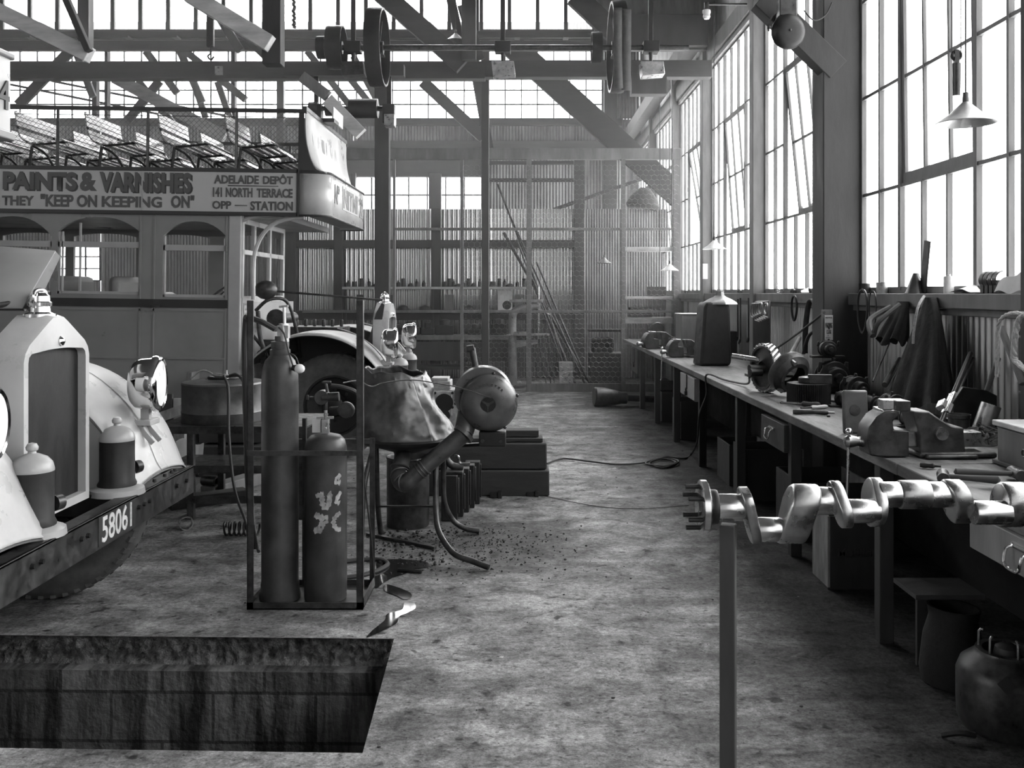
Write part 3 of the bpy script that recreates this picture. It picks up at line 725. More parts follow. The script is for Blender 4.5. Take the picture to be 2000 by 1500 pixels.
mo.box(xl, bx(436), YS-.014, YS, bz(699), bz(695)); mo.box(xl, bx(436), YS-.01, YS, bz(605), bz(601))
part(mo, 'bead_moulding', M_paint, sd)
part(MB().cyl((bx(302), YS-.06, bz(594)), (bx(302), YS, bz(594)), .012, .012, 8).bar((bx(294), YS-.055, bz(595)), (bx(311), YS-.055, bz(595)), .02, .03), 'door_handle', M_irons, sd)
part(MB().box(bx(440), bx(466), YS-.01, YS+.06, .34, zf), 'corner_pillar', M_paintl, bus, .015)
part(MB().box(xl, bx(548), YS+.02, YE, 2.44, 2.50), 'saloon_ceiling', M_paint, bus); part(MB().box(xl, bx(440), YS+.05, YE-.05, .62, .68), 'saloon_floor', M_paint, bus)
# cab front with its slanted row of panes
xc = bx(466); fy = [(YS+.02, xc), (10.0, xc+.02), (10.95, xc+.02)]
cf = MB(); zb, zt_, zm = bz(578), bz(428), bz(487)
for y in (YS+.04, 9.75, 10.35, 10.93): cf.box(xc-.03, xc+.01, y-.03, y+.03, zb, zf)
cf.box(xc-.03, xc+.01, YS+.02, 10.95, zb-.05, zb+.02); cf.box(xc-.03, xc+.01, YS+.02, 10.95, zm-.025, zm+.025); cf.box(xc-.03, xc+.01, YS+.02, 10.95, zt_-.02, zf)
cfo = part(cf, 'windscreen_frame', M_sail, bus, .004)
part(MB().add([(xc-.01,YS+.04,zb),(xc-.01,10.93,zb),(xc-.01,10.93,zt_),(xc-.01,YS+.04,zt_)], [(0,1,2,3)]), 'windscreen_glass', M_clear, cfo)
part(MB().box(xc-.03, xc+.01, YS+.02, 11.4, .6, zb-.05), 'scuttle', M_paintl, bus)
lv = MB(); lv.box(xc+.01, xc+.02, YS+.05, YS+.28, bz(632), bz(588))
for k in range(5): lv.add([(xc+.02,YS+.07,1.36+k*.05),(xc+.02,YS+.26,1.36+k*.05),(xc+.05,YS+.26,1.385+k*.05),(xc+.05,YS+.07,1.385+k*.05)], [(0,1,2,3)])
part(lv, 'louvre_panel', M_paintl, bus)
part(MB().tube([(xc+.01,YS+.02,2.42),(xc+.12,YS+.02,2.46),(xc+.4,YS+.02,2.48)], .018, 8, 4).tube([(xc+.12,YS+.02,1.62),(xc+.13,YS+.02,2.1),(xc+.3,YS+.02,2.38),(xc+.62,YS+.02,2.47)], .022, 8, 5), 'deck_bracket', M_paintl, bus)
# sign boards
zs0, zs1 = bz(410), bz(333); xs1 = bx(576)
sg = part(MB().box(xl, xs1, YS-.035, YS+.02, zs0, zs1), 'sign_board', M_sign, bus)
tr = MB(); tr.box(xl, xs1, YS-.045, YS+.03, bz(417), zs0).box(xl, xs1, YS-.045, YS+.03, zs1, bz(325.5)).box(xs1-.012, xs1+.012, YS-.045, YS+.03, bz(417), bz(325.5))
part(tr, 'sign_border', M_trim, sg)
part(MB().box(bx(272), bx(274.5), YS-.042, YS-.035, zs0, zs1), 'sign_joint', M_paintl, sg)
yt = YS-.036
lt = MB()
def put(t, a0, a1, p0, p1, bold=.035):
    pm = (a0+a1)/2; q = text_mb(t, (bx(a0), bx(a1), bz(p1, pm), bz(p0, pm)), ('xz', yt), .004, bold); lt.add(q.v, q.f)
put('PAINTS', 2, 146, 336, 372, .05); put('&', 152, 185, 337, 374, .05); put('VARNISHES', 190, 369, 337, 377, .05)
put('THEY', 1, 63, 383, 402); put('"KEEP ON', 76, 186, 380, 405); put('KEEPING', 195, 312, 384, 406); put('ON"', 330, 375, 382, 407)
put('ADELAIDE', 413, 500, 343, 360); put('DEPÔT', 508, 566, 341, 361); put('141 NORTH', 411, 488, 367, 386); put('TERRACE', 496, 566, 369, 387)
put('OPP', 410, 447, 393, 409); put('STATION', 484, 567, 394, 412)
lt.box(bx(440), bx(538), yt-.004, yt, bz(365, 489), bz(363, 489)); lt.box(bx(454), bx(478), yt-.004, yt, bz(403, 466), bz(401, 466))
part(lt, 'lettering', M_letter2, sg, ang=180)
sh = MB(); q = text_mb('PAINTS', (bx(4.5), bx(149), bz(374.5, 75), bz(338.5, 75)), ('xz', yt+.001), .002, .05); sh.add(q.v, q.f)
q = text_mb('VARNISHES', (bx(192), bx(372), bz(379, 280), bz(339, 280)), ('xz', yt+.001), .002, .05); sh.add(q.v, q.f)
part(sh, 'letter_shade', M_letter, sg, ang=180)
# rounded front of the upper deck: destination panel, flared apron, side cheek
def plan(xf, r, y0=YS-.02, y1=YE, k=6):
    pts = [(xs1, y0)]
    for i in range(k+1):
        a = -pi/2+pi/2*i/k; pts.append((xf-r+r*cos(a), y0+r+r*sin(a)))
    for i in range(k+1):
        a = pi/2*i/k; pts.append((xf-r+r*cos(a), y1-r+r*sin(a)))
    return pts+[(xs1, y1)]
pl = plan(-1.985, .17)
d = MB(); nn = len(pl)
z0s = [bz(420)-.02*0 for _ in pl]; zlo, zhi = 2.475, 2.905
d.add([(x,y,zlo+.015*(x-xs1)) for x, y in pl]+[(x,y,zhi-.06*min(1, (x-xs1)/.3)*0) for x, y in pl], [(i, i+1, nn+i+1, nn+i) for i in range(nn-1)])
dp = part(d, 'destination_panel', M_sail, bus, ang=50); dp.modifiers.new('sheet', 'SOLIDIFY').thickness = .02
part(MB().tube([(x,y,zhi+.008) for x, y in pl], .014, 8).tube([(x,y,zlo) for x, y in pl], .012, 8), 'panel_beading', M_trim, dp)
xt = -1.983
tx = MB()
for t, a, b, c, e in (('Nº', YS+.26, YS+.50, 2.63, 2.83), ('22', YE-.42, YE-.2, 2.60, 2.83)):
    q = text_mb(t, (a, b, c, e), ('yz', xt), .004, .02); tx.add(q.v, q.f)
part(tx, 'route_number', M_fade, dp, ang=180)
bl = part(MB().box(xt-.01, xt+.004, YS+.68, YE-.55, 2.60, 2.86), 'destination_blind', M_paintl, dp)
part(text_mb('NITMI', (YS+.72, YE-.6, 2.62, 2.83), ('yz', xt+.005), .002, .03), 'blind_lettering', M_fade, bl, ang=180)
part(MB().add([(x,y,2.50) for x, y in pl], [list(range(nn))]), 'deck_underside', M_paint, bus)
sw = smooth_path([(-2.245,0,3.54), (-2.243,0,3.37), (-2.225,0,3.2), (-2.175,0,3.03), (-2.115,0,2.945), (-2.02,0,2.905)], 5)
def apron(u, v):
    p = sw[min(int(v*(len(sw)-1)+.5), len(sw)-1)]; return V((p.x, YS+.01+(YE-YS-.02)*u, p.z))
ap = part(MB().grid(apron, 4, len(sw)-1), 'apron', M_sail, bus, ang=80, label='pale flared apron at the front of the upper deck'); ap.modifiers.new('sheet', 'SOLIDIFY').thickness = .012
def apx(z):
    for a, b in zip(sw, sw[1:]):
        if b.z <= z <= a.z: return a.x+(b.x-a.x)*(a.z-z)/max(1e-6, a.z-b.z)
    return sw[0].x
al = MB()
for i, ch in enumerate('RAILWAYS'):
    y0 = YS+.28+i*.222; q = text_mb(ch, (y0, y0+.13, 3.19, 3.40), ('yz', 0), .006, .02)
    al.add([(apx(z)+.004+x, y, z) for x, y, z in q.v], q.f)
part(al, 'apron_lettering', M_fade, ap, ang=180)
ck = MB(); ck.add([(xs1-.01,YS,2.93),(bx(611),YS,2.93)]+[(p.x,YS,p.z) for p in reversed(sw[:-2])]+[(xs1-.01,YS,3.54)], [list(range(len(sw)-2+3))])
part(ck, 'side_cheek', M_trim, bus)
part(MB().bar((-2.25,YS,3.56), (-2.25,YE,3.56), .05, .04).box(-2.3,-2.1,YS+.75,YS+1.0,3.56,3.6), 'apron_rail', M_trim, bus)
bd = MB(); bd.box(-2.18,-2.16,YS+1.0,YS+1.55,3.62,3.78); part(bd, 'number_board', M_sail, bus, .004)
# top rail, stanchions and wire netting
rl = MB(); zr = bz(211)
rl.bar((xl, YS, zr), (bx(590), YS, zr), .03, .04); rl.bar((xl, YE, zr), (bx(590), YE, zr), .03, .04); rl.bar((xl, YS, bz(224)), (bx(577), YS, bz(224)), .006, .008)
part(rl, 'top_rail', M_trim, bus)
for px in (104, 280, 453, -72, -248): part(MB().cyl((bx(px), YS, bz(325)), (bx(px), YS, zr), .016, .016, 8), 'stanchion', M_irons, bus)
for px in (104, 280, 453, -72): part(MB().cyl((bx(px), YE, bz(325)), (bx(px), YE, zr), .016, .016, 8), 'stanchion', M_irons, bus)
ntg = MB(); x0, x1, z0, z1 = bx(-60), bx(577), bz(323), bz(213); st = .055; h = z1-z0
i = 0; xx = x0-h
while xx < x1:
    for sg_ in (1, -1):
        a = xx if sg_ > 0 else xx+h; t0, t1 = 0.0, 1.0
        pa = V((a, YS+.005*sg_, z0)); pb = V((a+sg_*h, YS+.005*sg_, z1))
        ts = sorted([(x0-a)/(sg_*h), (x1-a)/(sg_*h)]); t0 = max(0, ts[0]); t1 = min(1, ts[1])
        if t1 > t0: ntg.bar(pa+(pb-pa)*t0, pa+(pb-pa)*t1, .0022, .0022)
    xx += st
part(ntg, 'wire_netting', M_iron, bus, ang=10)
part(MB().box(xl, -2.25, YS+.02, YE-.02, 2.74, 2.78), 'upper_deck_floor', M_trim, bus)
M_slat = mat('varnished_slats', .34, .28, var=.25, scale=9, stretch=(1,.3,1))
# slatted garden seats on the open deck
def deck_seat(x, y0, y1):
    s = MB(); W_ = y1-y0
    back = smooth_path([(x+.155,0,3.19), (x+.07,0,3.24), (x+.03,0,3.34), (x,0,3.52)], 4); seat = smooth_path([(x+.53,0,3.17), (x+.5,0,3.22), (x+.36,0,3.205), (x+.2,0,3.19)], 4)
    for P in (back, seat):
        L = [P[0]]; acc = 0
        for a, b in zip(P, P[1:]):
            acc += (b-a).length
            if acc > .05: L.append(b); acc = 0
        for i, p in enumerate(L):
            q = L[min(i+1, len(L)-1)]-L[max(i-1, 0)]; q = q.normalized()
            s.bar((p.x, y0, p.z), (p.x, y1, p.z), .014, .043, up=q)
    o = part(s, 'deck_seat', M_slat, bus, ang=30)
    for y in (y0+.05, y1-.05):
        f = MB(); f.tube([(p.x-.012, y, p.z) for p in back[::-1]]+[(p.x, y, p.z-.014) for p in seat[::-1]], .013, 6)
        f.tube([(x+.16,y,3.17),(x+.14,y,3.0),(x+.12,y,2.78)], .015, 6, 3); f.tube([(x+.17,y,3.16),(x+.32,y,3.06),(x+.46,y,2.78)], .013, 6, 3)
        part(f, 'seat_frame', M_iron, o)
for px in (432, 302, 160, 24, -112):
    x = ax(px, 9.45); deck_seat(x, YS+.1, YS+.92); deck_seat(x+.03, YS+1.25, YS+2.05)
# inside: seats, wheel, driver's seat
for px in (-60, 75, 190): 
    part(MB().box(bx(px), bx(px)+.45, YS+.15, YS+.95, 1.3, 1.68).box(bx(px), bx(px)+.12, YS+.15, YS+.95, 1.3, 1.84), 'saloon_seat', M_seat, bus, .06)
stw = MB(); stw.torus((bx(397), 9.75, 1.66), .2, .014, (-.75,0,.9), 26, 8); c0 = V((bx(397), 9.75, 1.66))
for a in range(4):
    t = V((.75,0,.9)).normalized(); u_ = V((0,1,0)); w_ = V((.77,0,.64)); stw.tube([c0, c0+(u_*cos(a*pi/2)+w_*sin(a*pi/2))*.19], .008, 6)
stw.cyl(c0, c0+V((.5,0,-.6)), .018, .018, 8)
part(stw, 'steering_wheel', M_iron, bus)
# uncovered engine ahead of the scuttle
en = MB(); en.box(-2.7, -1.9, 10.0, 10.7, .7, 1.15).box(-2.6, -2.0, 10.1, 10.6, 1.15, 1.32).cyl((-2.62,9.72,1.42), (-2.62,9.80,1.42), .10, .10, 20).cyl((-2.62,9.8,1.42), (-2.55,10.2,1.42), .06, .06, 14)
en.tube([(-2.8,9.6,1.5),(-2.66,9.6,1.62),(-2.5,9.7,1.6),(-2.42,9.8,1.3),(-2.4,9.9,1.0)], .02, 8, 5).tube([(-2.76,9.55,1.5),(-2.74,9.6,1.2),(-2.6,9.6,.95),(-2.4,9.6,.9)], .025, 8, 5)
for k in range(6): en.cyl((-2.55+k*.1,10.35,1.32), (-2.55+k*.1,10.35,1.40), .02, .02, 8); en.sph((-2.7+.09*k, 9.75+.03*(k % 3), .85+.06*(k % 4)), (.06,.07,.05), 10)
en.box(-2.75,-2.5,9.62,9.75,.95,1.2).cyl((-2.72,9.55,1.05),(-2.72,9.7,1.05),.05,.05,14)
part(en, 'engine', M_irons, bus, .006)
part(MB().sph((-2.68,9.55,1.72), (.12,.1,.10), 14).cyl((-2.6,9.55,1.71), (-1.5,9.75,1.63), .011, .011, 8), 'tie_rod', M_irons, bus)
Yq = YCN-.30; part(MB().prism([(ax(a,Yq), az(b,Yq)) for a, b in ((742,590),(747,594),(741,640),(731,668),(716,668),(731,610))], Yq-.01, Yq+.02), 'bonnet_flap', M_trim, bus)
for y in (9.95, 10.7): part(MB().box(-8.6, -1.6, y, y+.1, .52, .66), 'chassis_rail', M_iron, bus)
for y in (9.55, 11.2): part(MB().lathe([(.30,-.11),(.43,-.14),(.525,-.1),(.54,-.06),(.54,.06),(.525,.1),(.43,.14),(.30,.11)], (-7.6, y, .54-TH*5.66), (0,1,0), 48), 'tyre', M_rubber, bus)
# ================================================================ the long workbench and what lies on, under and above it
XB = 1.71; ZB = .92
bench = thing('workbench', 'long timber workbench running under the row of tall windows', 'workbench', (2.25, 8, 0))
part(MB().box(XB, 2.66, 4.22, 15.6, ZB-.055, ZB).box(XB+.005, 2.66, -.6, 4.215, ZB-.055, ZB-.002), 'worktop', M_top, bench, .006)
part(MB().box(XB+.30, XB+.33, -.6, 15.6, ZB-.16, ZB-.055), 'under_rail', M_bwood, bench)
for y in (13.5, 12.0, 10.5, 9.0, 7.42, 5.93, 4.46, 2.9, 1.4): part(MB().box(XB+.02, XB+.09, y, y+.07, 0, ZB-.055), 'leg', M_bwood, bench, .004)
for y in (15.5, 10.5, 4.46): part(MB().box(2.55, 2.64, y, y+.07, 0, ZB-.055), 'leg', M_bwood, bench, .004)
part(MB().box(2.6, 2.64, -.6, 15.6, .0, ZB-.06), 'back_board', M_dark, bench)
def drawer(y0, y1, z0, z1, m, handle, label):
    d = part(MB().box(XB-.012, XB+.03, y0, y1, z0, z1), 'drawer', m, bench, .004, label=label); ym = (y0+y1)/2; zm = (z0+z1)/2; x = XB-.012
    if handle == 'bail':
        h = MB(); h.tube([(x, ym-.05, zm+.03),(x-.03, ym-.052, zm+.02),(x-.04, ym-.045, zm-.03),(x-.04, ym, zm-.04),(x-.04, ym+.045, zm-.03),(x-.03, ym+.052, zm+.02),(x, ym+.05, zm+.03)], .006, 8, 4)
        h.cyl((x, ym-.06, zm+.03), (x, ym+.06, zm+.03), .012, .012, 8); part(h, 'handle', M_chrome, d)
    else:
        h = MB(); h.box(x-.008, x, ym-.02, ym+.02, zm-.03, z1+.01).torus((x-.012, ym, zm-.04), .022, .006, (1,0,0), 14, 6).box(x-.025, x-.004, ym-.022, ym+.022, zm-.095, zm-.055)
        part(h, 'padlock_hasp', M_iron, d)
drawer(9.1, 9.9, .63, .85, M_paintl, 'hasp', 'pale drawer front with a hasp and padlock')
drawer(5.98, 6.55, .66, .84, M_bwood, 'bail', 'drawer with a bail handle')
drawer(2.75, 3.5, .735, .865, M_pwood, 'bail', 'wide drawer with a bright bail handle')
drawer(13.6, 14.3, .5, .85, M_bwood, 'hasp', 'dark drawer front near the far end')

def vice(name, label, loc, rz=0, sc=1.0, handle=True, jaw=M_irons):
    loc = (loc[0], loc[1], loc[2]+.0015); t = thing(name, label, 'vice', loc, rz, 'bench vices', local=True); t.scale = (sc,)*3
    b = MB(); b.prism([(-.11,0),(-.115,.10),(-.14,.19),(-.14,.215),(-.07,.215),(-.02,.18),(.03,.15),(.05,.145),(.09,.14),(.10,0)], -.075, .075); part(b, 'fixed_jaw', jaw, t, .007, 45)
    part(MB().box(-.12,.24,-.09,.09,0,.028).box(-.1,.14,-.12,.12,0,.022), 'base_plate', jaw, t, .012)
    part(MB().cyl((-.02,-.1,.115),(-.02,.1,.115),.03,.03,16), 'knuckle', M_steelr, t)
    f = MB(); f.prism([(-.34,.01),(-.355,.08),(-.345,.14),(-.31,.19),(-.27,.215),(-.205,.215),(-.205,.195),(-.235,.17),(-.23,.13),(-.16,.125),(-.16,.004),(-.3,.004)], -.07, .07); fj = part(f, 'moving_jaw', jaw, t, .007, 45)
    part(MB().box(-.2,.19,-.04,.04,.045,.115), 'slide', M_steelr, fj, .004)
    part(MB().box(-.28,-.2,-.065,.065,.2,.222), 'jaw_plate', M_steel, fj, .003)
    s = MB(); s.lathe([(0,-.44),(.02,-.435),(.03,-.42),(.028,-.40),(.022,-.38),(.026,-.35),(.03,-.34),(0,-.34)], (0,0,.065), (1,0,0), 16); sc_ = part(s, 'screw', M_steelr, t)
    if handle: h = MB(); h.cyl((-.415,0,.11),(-.43,-.012,-.27),.0075,.0075,8).sph((-.415,0,.11),.018).sph((-.43,-.012,-.275),.014); part(h, 'handle', M_steel, sc_)
    return t
vice('bench_vice', 'large bench vice nearest the crankshaft, gripping two metal blocks', (1.99, 4.42, ZB), 0, 1.02)
blk = solo(MB().box(1.70,1.75,4.34,4.41,1.150,1.195), 'metal_block', M_tin, 'pale metal block standing in the jaws of the large vice', 'block', bev=.003)
solo(MB().box(1.765,1.83,4.34,4.46,1.143,1.19), 'metal_block.001', M_irons, 'dark metal block lying across the jaws of the large vice', 'block', bev=.003)
vice('bench_vice.001', 'bench vice in front of the wooden instrument case', (2.10, 11.2, ZB), .15, 1.0)
vice('bench_vice.002', 'farthest bench vice, beside the bolted flange', (2.05, 12.9, ZB), .25, 1.1, False)
# flange with bolt holes behind the far vice
t = thing('axle_flange', 'round bolted axle flange propped behind the farthest vice', 'flange', (2.02, 13.9, ZB+.17), -.25, local=True); t.rotation_euler = (0, .1, -.9)
part(MB().lathe([(0,-.02),(.165,-.02),(.17,-.01),(.17,.012),(.11,.02),(.09,.06),(.05,.08),(0,.08)], (0,0,0), (-1,0,0), 30), 'disc', M_irons, t)
for a in range(8): an = a*pi/4; part(MB().cyl((-.01,.14*cos(an),.14*sin(an)),(-.035,.14*cos(an),.14*sin(an)),.012,.012,8), 'bolt', M_iron, t)
# instrument case
t = thing('instrument_case', 'square wooden instrument case with a drop handle, behind the tall can', 'case', (2.25, 11.9, ZB))
part(MB().box(2.03, 2.52, 11.75, 12.2, ZB, ZB+.5), 'case_body', M_pwood, t, .008)
part(MB().box(2.02, 2.53, 11.74, 12.21, ZB+.5, ZB+.515), 'lid', M_lwood, t, .004)
part(MB().tube([(2.22,11.745,ZB+.3),(2.22,11.72,ZB+.28),(2.30,11.715,ZB+.26),(2.38,11.72,ZB+.28),(2.38,11.745,ZB+.3)], .008, 6, 3), 'handle', M_iron, t)
solo(MB().sph((2.42,11.95,ZB+.56), (.14,.1,.045), 14), 'felt_cap', M_cloth, 'dark rounded cloth bundle on top of the instrument case', 'cloth')
# tall fuel can with a sheet metal hood
t = thing('fuel_can', 'tall dark can with a pale sheet-metal spout cap, on the bench before the case', 'can', (2.06, 9.95, ZB+.002), 0, local=True); t.rotation_euler = (0, 0, .1)
part(MB().prism([(-.19,0),(.15,0),(.16,.06),(.145,.60),(.13,.68),(-.12,.68),(-.14,.62),(-.18,.06)], -.15, .15), 'can_body', M_iron, t, .03, 60)
part(MB().lathe([(.20,.655),(.19,.675),(.13,.71),(.07,.735),(.05,.75),(.045,.79),(.05,.795),(.04,.80),(0,.80)], (.075,0,0), (0,0,1), 8), 'spout_cap', M_zincl, t, ang=20)
# bevel gear
t = thing('helical_gear', 'large gear wheel with slanted teeth standing on edge on the bench', 'gear', (1.90, 7.22, ZB+.1935), 0, local=True); t.rotation_euler = (0, 0, .28)
g = MB(); g.lathe([(.05,-.03),(.12,-.012),(.15,-.012),(.155,-.03),(.172,-.032),(.176,-.028),(.176,.045),(.155,.045),(.15,.02),(.05,.03)], (0,0,0), (1,0,0), 40)
part(g, 'gear_disc', M_irons, t)
tb = MB(); nt = 26
for a in range(nt):
    an = 2*pi*a/nt; sk = .30
    def pr(r, an, x): return (x, r*sin(an), r*cos(an))
    w1 = .11; w2 = .06
    vs = []
    for x, s_ in ((-.028, 0), (.043, sk)):
        vs += [pr(.174, an+s_-w1, x), pr(.174, an+s_+w1, x), pr(.192, an+s_+w2, x), pr(.192, an+s_-w2, x)]
    tb.add(vs, [(0,1,2,3),(7,6,5,4),(0,4,5,1),(1,5,6,2),(2,6,7,3),(3,7,4,0)])
part(tb, 'teeth', M_steelr, t, ang=20)
part(MB().lathe([(0,-.15),(.028,-.148),(.03,-.05),(.05,-.02),(.05,.05),(0,.05)], (0,-.02,0), (1,0,0), 20).cyl((-.06,-.05,-.03),(-.16,-.05,-.03),.032,.032,18), 'hub', M_iron, t)
part(MB().cyl((-.05,0,.06),(-.22,.12,.09),.022,.02,14), 'shaft', M_steel, t)
# fluted ring gear, flywheel cover, sundry castings
t = thing('fluted_ring', 'dark fluted ring gear lying flat beside the slanted-tooth gear', 'ring gear', (2.02, 6.5, ZB))
r = MB(); pr_ = []
for a in range(2*60):
    an = pi*a/60; rr = .150 if a % 2 else .140; pr_.append((2.02+rr*cos(an), 6.5+rr*sin(an)))
r.prism(pr_, ZB, ZB+.145, 'xy'); part(r, 'ring', M_iron, t, ang=20)
part(MB().lathe([(.0,.145),(.08,.147),(.08,.185),(.06,.19),(.0,.19)], (2.03,6.5,ZB), (0,0,1), 20).box(2.0,2.16,6.42,6.46,ZB+.145,ZB+.21), 'hub_casting', M_irons, t, .004)
t = thing('clutch_cover', 'cast clutch cover leaning behind the fluted ring', 'cover', (2.0, 6.95, ZB+.19), 0, local=True); t.rotation_euler = (.5, .1, .5)
part(MB().lathe([(.09,.0),(.13,-.02),(.16,-.02),(.165,0),(.16,.05),(.12,.09),(.09,.09)], (0,0,0), (0,-1,0), 30), 'cover_shell', M_irons, t)
for a in range(3): an = a*2.1; part(MB().cyl((.14*cos(an),-.06,.14*sin(an)),(.14*cos(an),-.1,.14*sin(an)),.016,.016,8), 'boss', M_steelr, t)
CAST = [((2.20,6.3,ZB+.05), (.10,.09,.055), 'small dark casting just right of the fluted ring'), ((2.36,6.55,ZB+.09), (.13,.10,.10), 'rounded dark gear casing at the foot of the big column'),
        ((2.28,6.0,ZB+.05), (.11,.08,.06), 'flattish oily casting behind the upright metal plate'), ((2.30,5.75,ZB+.07), (.06,.09,.08), 'lumpy dark casting left of the hanging coat'),
        ((2.42,7.2,ZB+.12), (.17,.12,.13), 'dark magneto body below the hanging belts'), ((2.40,7.25,ZB+.335), (.13,.10,.07), 'dark rounded housing stacked on the magneto body'), ((2.3,8.6,ZB+.09), (.2,.3,.10), 'long dark casting behind the slanted-tooth gear'),
        ((2.25,5.35,ZB+.05), (.12,.1,.055), 'small dark gear case behind the large vice')]
for c, rr, lab in CAST:
    t = thing('casting', lab, 'casting', (c[0], c[1], ZB))
    a, h = rr[0], rr[2]; c = (c[0], c[1], c[2]+.004); d_ = V((random.uniform(-.5,.5), 1, 0)).normalized()
    m = MB().lathe([(0,-rr[1]),(h*.55,-rr[1]),(h*.62,-rr[1]*.9),(h*.62,-rr[1]*.55),(h*.95,-rr[1]*.5),(h*.97,-rr[1]*.38),(h*.80,-rr[1]*.34),(h*.86,rr[1]*.3),(h*.97,rr[1]*.34),(h*.95,rr[1]*.46),(h*.7,rr[1]*.5),(h*.5,rr[1]*.9),(0,rr[1])], c, d_, 20)
    m.box(c[0]-a, c[0]+a, c[1]-rr[1]*.35, c[1]+rr[1]*.35, c[2]-h, c[2]-h*.72)
    for k in range(3): m.cyl((c[0]-a*.6+k*a*.6, c[1]-rr[1]*.1, c[2]+h*.3), (c[0]-a*.55+k*a*.6, c[1]-rr[1]*.15, c[2]+h*(.9+.25*(k%2))), h*.16, h*.12, 8)
    part(m, 'casing', M_iron, t, .004, 40)
    part(MB().cyl(V(c)-d_*rr[1], V(c)-d_*rr[1]*1.25, h*.3, h*.26, 14), 'end_boss', M_irons, t)
def tool_tube(name, lab, cat, segs):
    t = thing(name, lab, cat, segs[0][2][0])
    for nm, m, (p, q), r0, r1 in segs: part(MB().cyl(p, q, r0, r1, 12), nm, m, t)
def onb(px, py, dz=.012):
    y = (HC-ZB-dz)*F/(py-572); return V((ax(px, y), y, ZB+dz))
def hand_tool(lab, a, b, r, name='screwdriver', m2=M_iron, m1=M_woodh, f=.45):
    p, q = onb(*a, r), onb(*b, r); mid = p+(q-p)*f; t = thing(name, lab, name.replace('_', ' '), (mid.x, mid.y, ZB))
    part(MB().lathe([(0,0),(r*.8,.002),(r,.02),(r*.8,(mid-p).length*.6),(r,(mid-p).length*.9),(r*.7,(mid-p).length),(0,(mid-p).length)], p, mid-p, 12), 'handle', m1, t)
    part(MB().cyl(mid, q, r*.45, r*.4, 10), 'blade', m2, t)
hand_tool('fat-handled scraper lying nearest the fluted ring', (1602,791), (1524,786), .02, 'scraper', M_steelr)
hand_tool('pale wooden file handle in the middle of the bench tools', (1615,794), (1564,797), .014, 'file', M_iron, M_lwood, .6)
hand_tool('long bare metal punch below the file handle', (1548,804), (1630,806), .017, 'punch', M_steelr, M_irons, .85)
hand_tool('short thin bolt next to the upright metal plate', (1622,813), (1595,811), .007, 'bolt', M_steelr, M_irons, .2)
hand_tool('dark short rod lying in front of the large vice', (1796,908), (1838,911), .013, 'rod', M_iron, M_iron, .7)
p, q = onb(1606,780,.012), onb(1650,787,.012)
t = thing('ring_spanner', 'ring-ended spanner pointing at the upright metal plate', 'spanner', (p.x, p.y, ZB))
part(MB().torus(p, .026, .011, (0,0,1), 20, 8), 'ring_end', M_irons, t); part(MB().bar(p+(q-p).normalized()*.03, q, .022, .012), 'shank', M_irons, t, .003)
# upright plate, vice neighbours
t = thing('metal_plate', 'upright rounded metal plate leaning just left of the large vice', 'plate', (1.84, 5.1, ZB), 0, local=True); t.rotation_euler = (-.08, .0, .0)
part(MB().box(-.065,.075,-.015,.015,0,.24), 'plate', M_cast, t, .012)
part(MB().lathe([(.0,-.019),(.03,-.018),(.032,-.014),(0,-.014)], (.0,0,.13), (0,1,0), 18), 'centre_boss', M_irons, t)
t = thing('tin_can', 'round tin standing behind the tail of the large vice', 'tin', (2.36, 4.98, ZB))
part(MB().lathe([(.0,.002),(.052,.0),(.054,.01),(.054,.10),(.06,.105),(.06,.125),(.056,.125),(.052,.02),(0,.02)], (2.36,4.98,ZB), (0,0,1), 24), 'can_body', M_irons, t)
def ragfn(u, v):
    a = 2*pi*u; r = v; return V((2.38+.14*r*cos(a)+.012*sin(7*a), 4.79+.11*r*sin(a)+.012*cos(5*a), ZB+.002+(.055*(1-r*r))*(1+.5*sin(5*a+6*r))))
rg = MB().grid(ragfn, 40, 8)
for k in range(60):
    a = random.random()*6.3; r = random.random()*.14; c = V((2.38+r*cos(a), 4.80+r*.7*sin(a), ZB+.03+.03*random.random())); d = V((random.gauss(0,.05), random.gauss(0,.05), random.gauss(0,.012)))
    rg.tube([c-d, c+V((random.gauss(0,.02),random.gauss(0,.02),.01)), c+d], .0035, 5, 3)
solo(rg, 'cotton_waste', M_rag, 'tangle of cotton waste on the bench right of the large vice', 'rag', ang=60)
# tool box at the right edge
t = thing('tool_box', 'wooden tool box with a hinged lid at the right edge of the bench', 'box', (2.4, 3.9, ZB))
part(MB().box(2.18, 2.62, 3.55, 4.23, ZB+.001, ZB+.165), 'box_body', M_pwood, t, .006)
part(MB().box(2.165, 2.63, 3.53, 4.25, ZB+.172, ZB+.197), 'lid', M_lwood, t, .005)
part(MB().torus((2.172,3.99,ZB+.085), .016, .004, (1,0,0), 16, 6), 'ring_pull', M_irons, t)
part(MB().box(2.16, 2.21, 3.55, 4.24, ZB+.001, ZB+.018), 'skirting', M_pwood, t, .004)
# hammers at the near edge
for lab, hx, hy, tx, ty, m in (('sledge hammer lying along the near front edge of the bench', 1842, 930, 1955, 938, M_irons), ('ball hammer with a fat wooden handle beside the tool box', 1985, 925, 1862, 922, M_irons)):
    p, q = onb(hx, hy, .03), onb(tx, ty, .03); d = (q-p).normalized(); sd = d.cross(V((0,0,1)))
    t = thing('hammer', lab, 'hammer', (p.x, p.y, ZB))
    part(MB().lathe([(0,-.055),(.022,-.055),(.025,-.045),(.018,-.02),(.022,0),(.018,.02),(.025,.045),(.022,.055),(0,.055)], p, sd, 16), 'head', m, t)
    part(MB().lathe([(.010,0),(.012,.1),(.017,.2),(.016,(q-p).length-.01),(0,(q-p).length)], p, d, 12), 'handle', M_woodh, t)
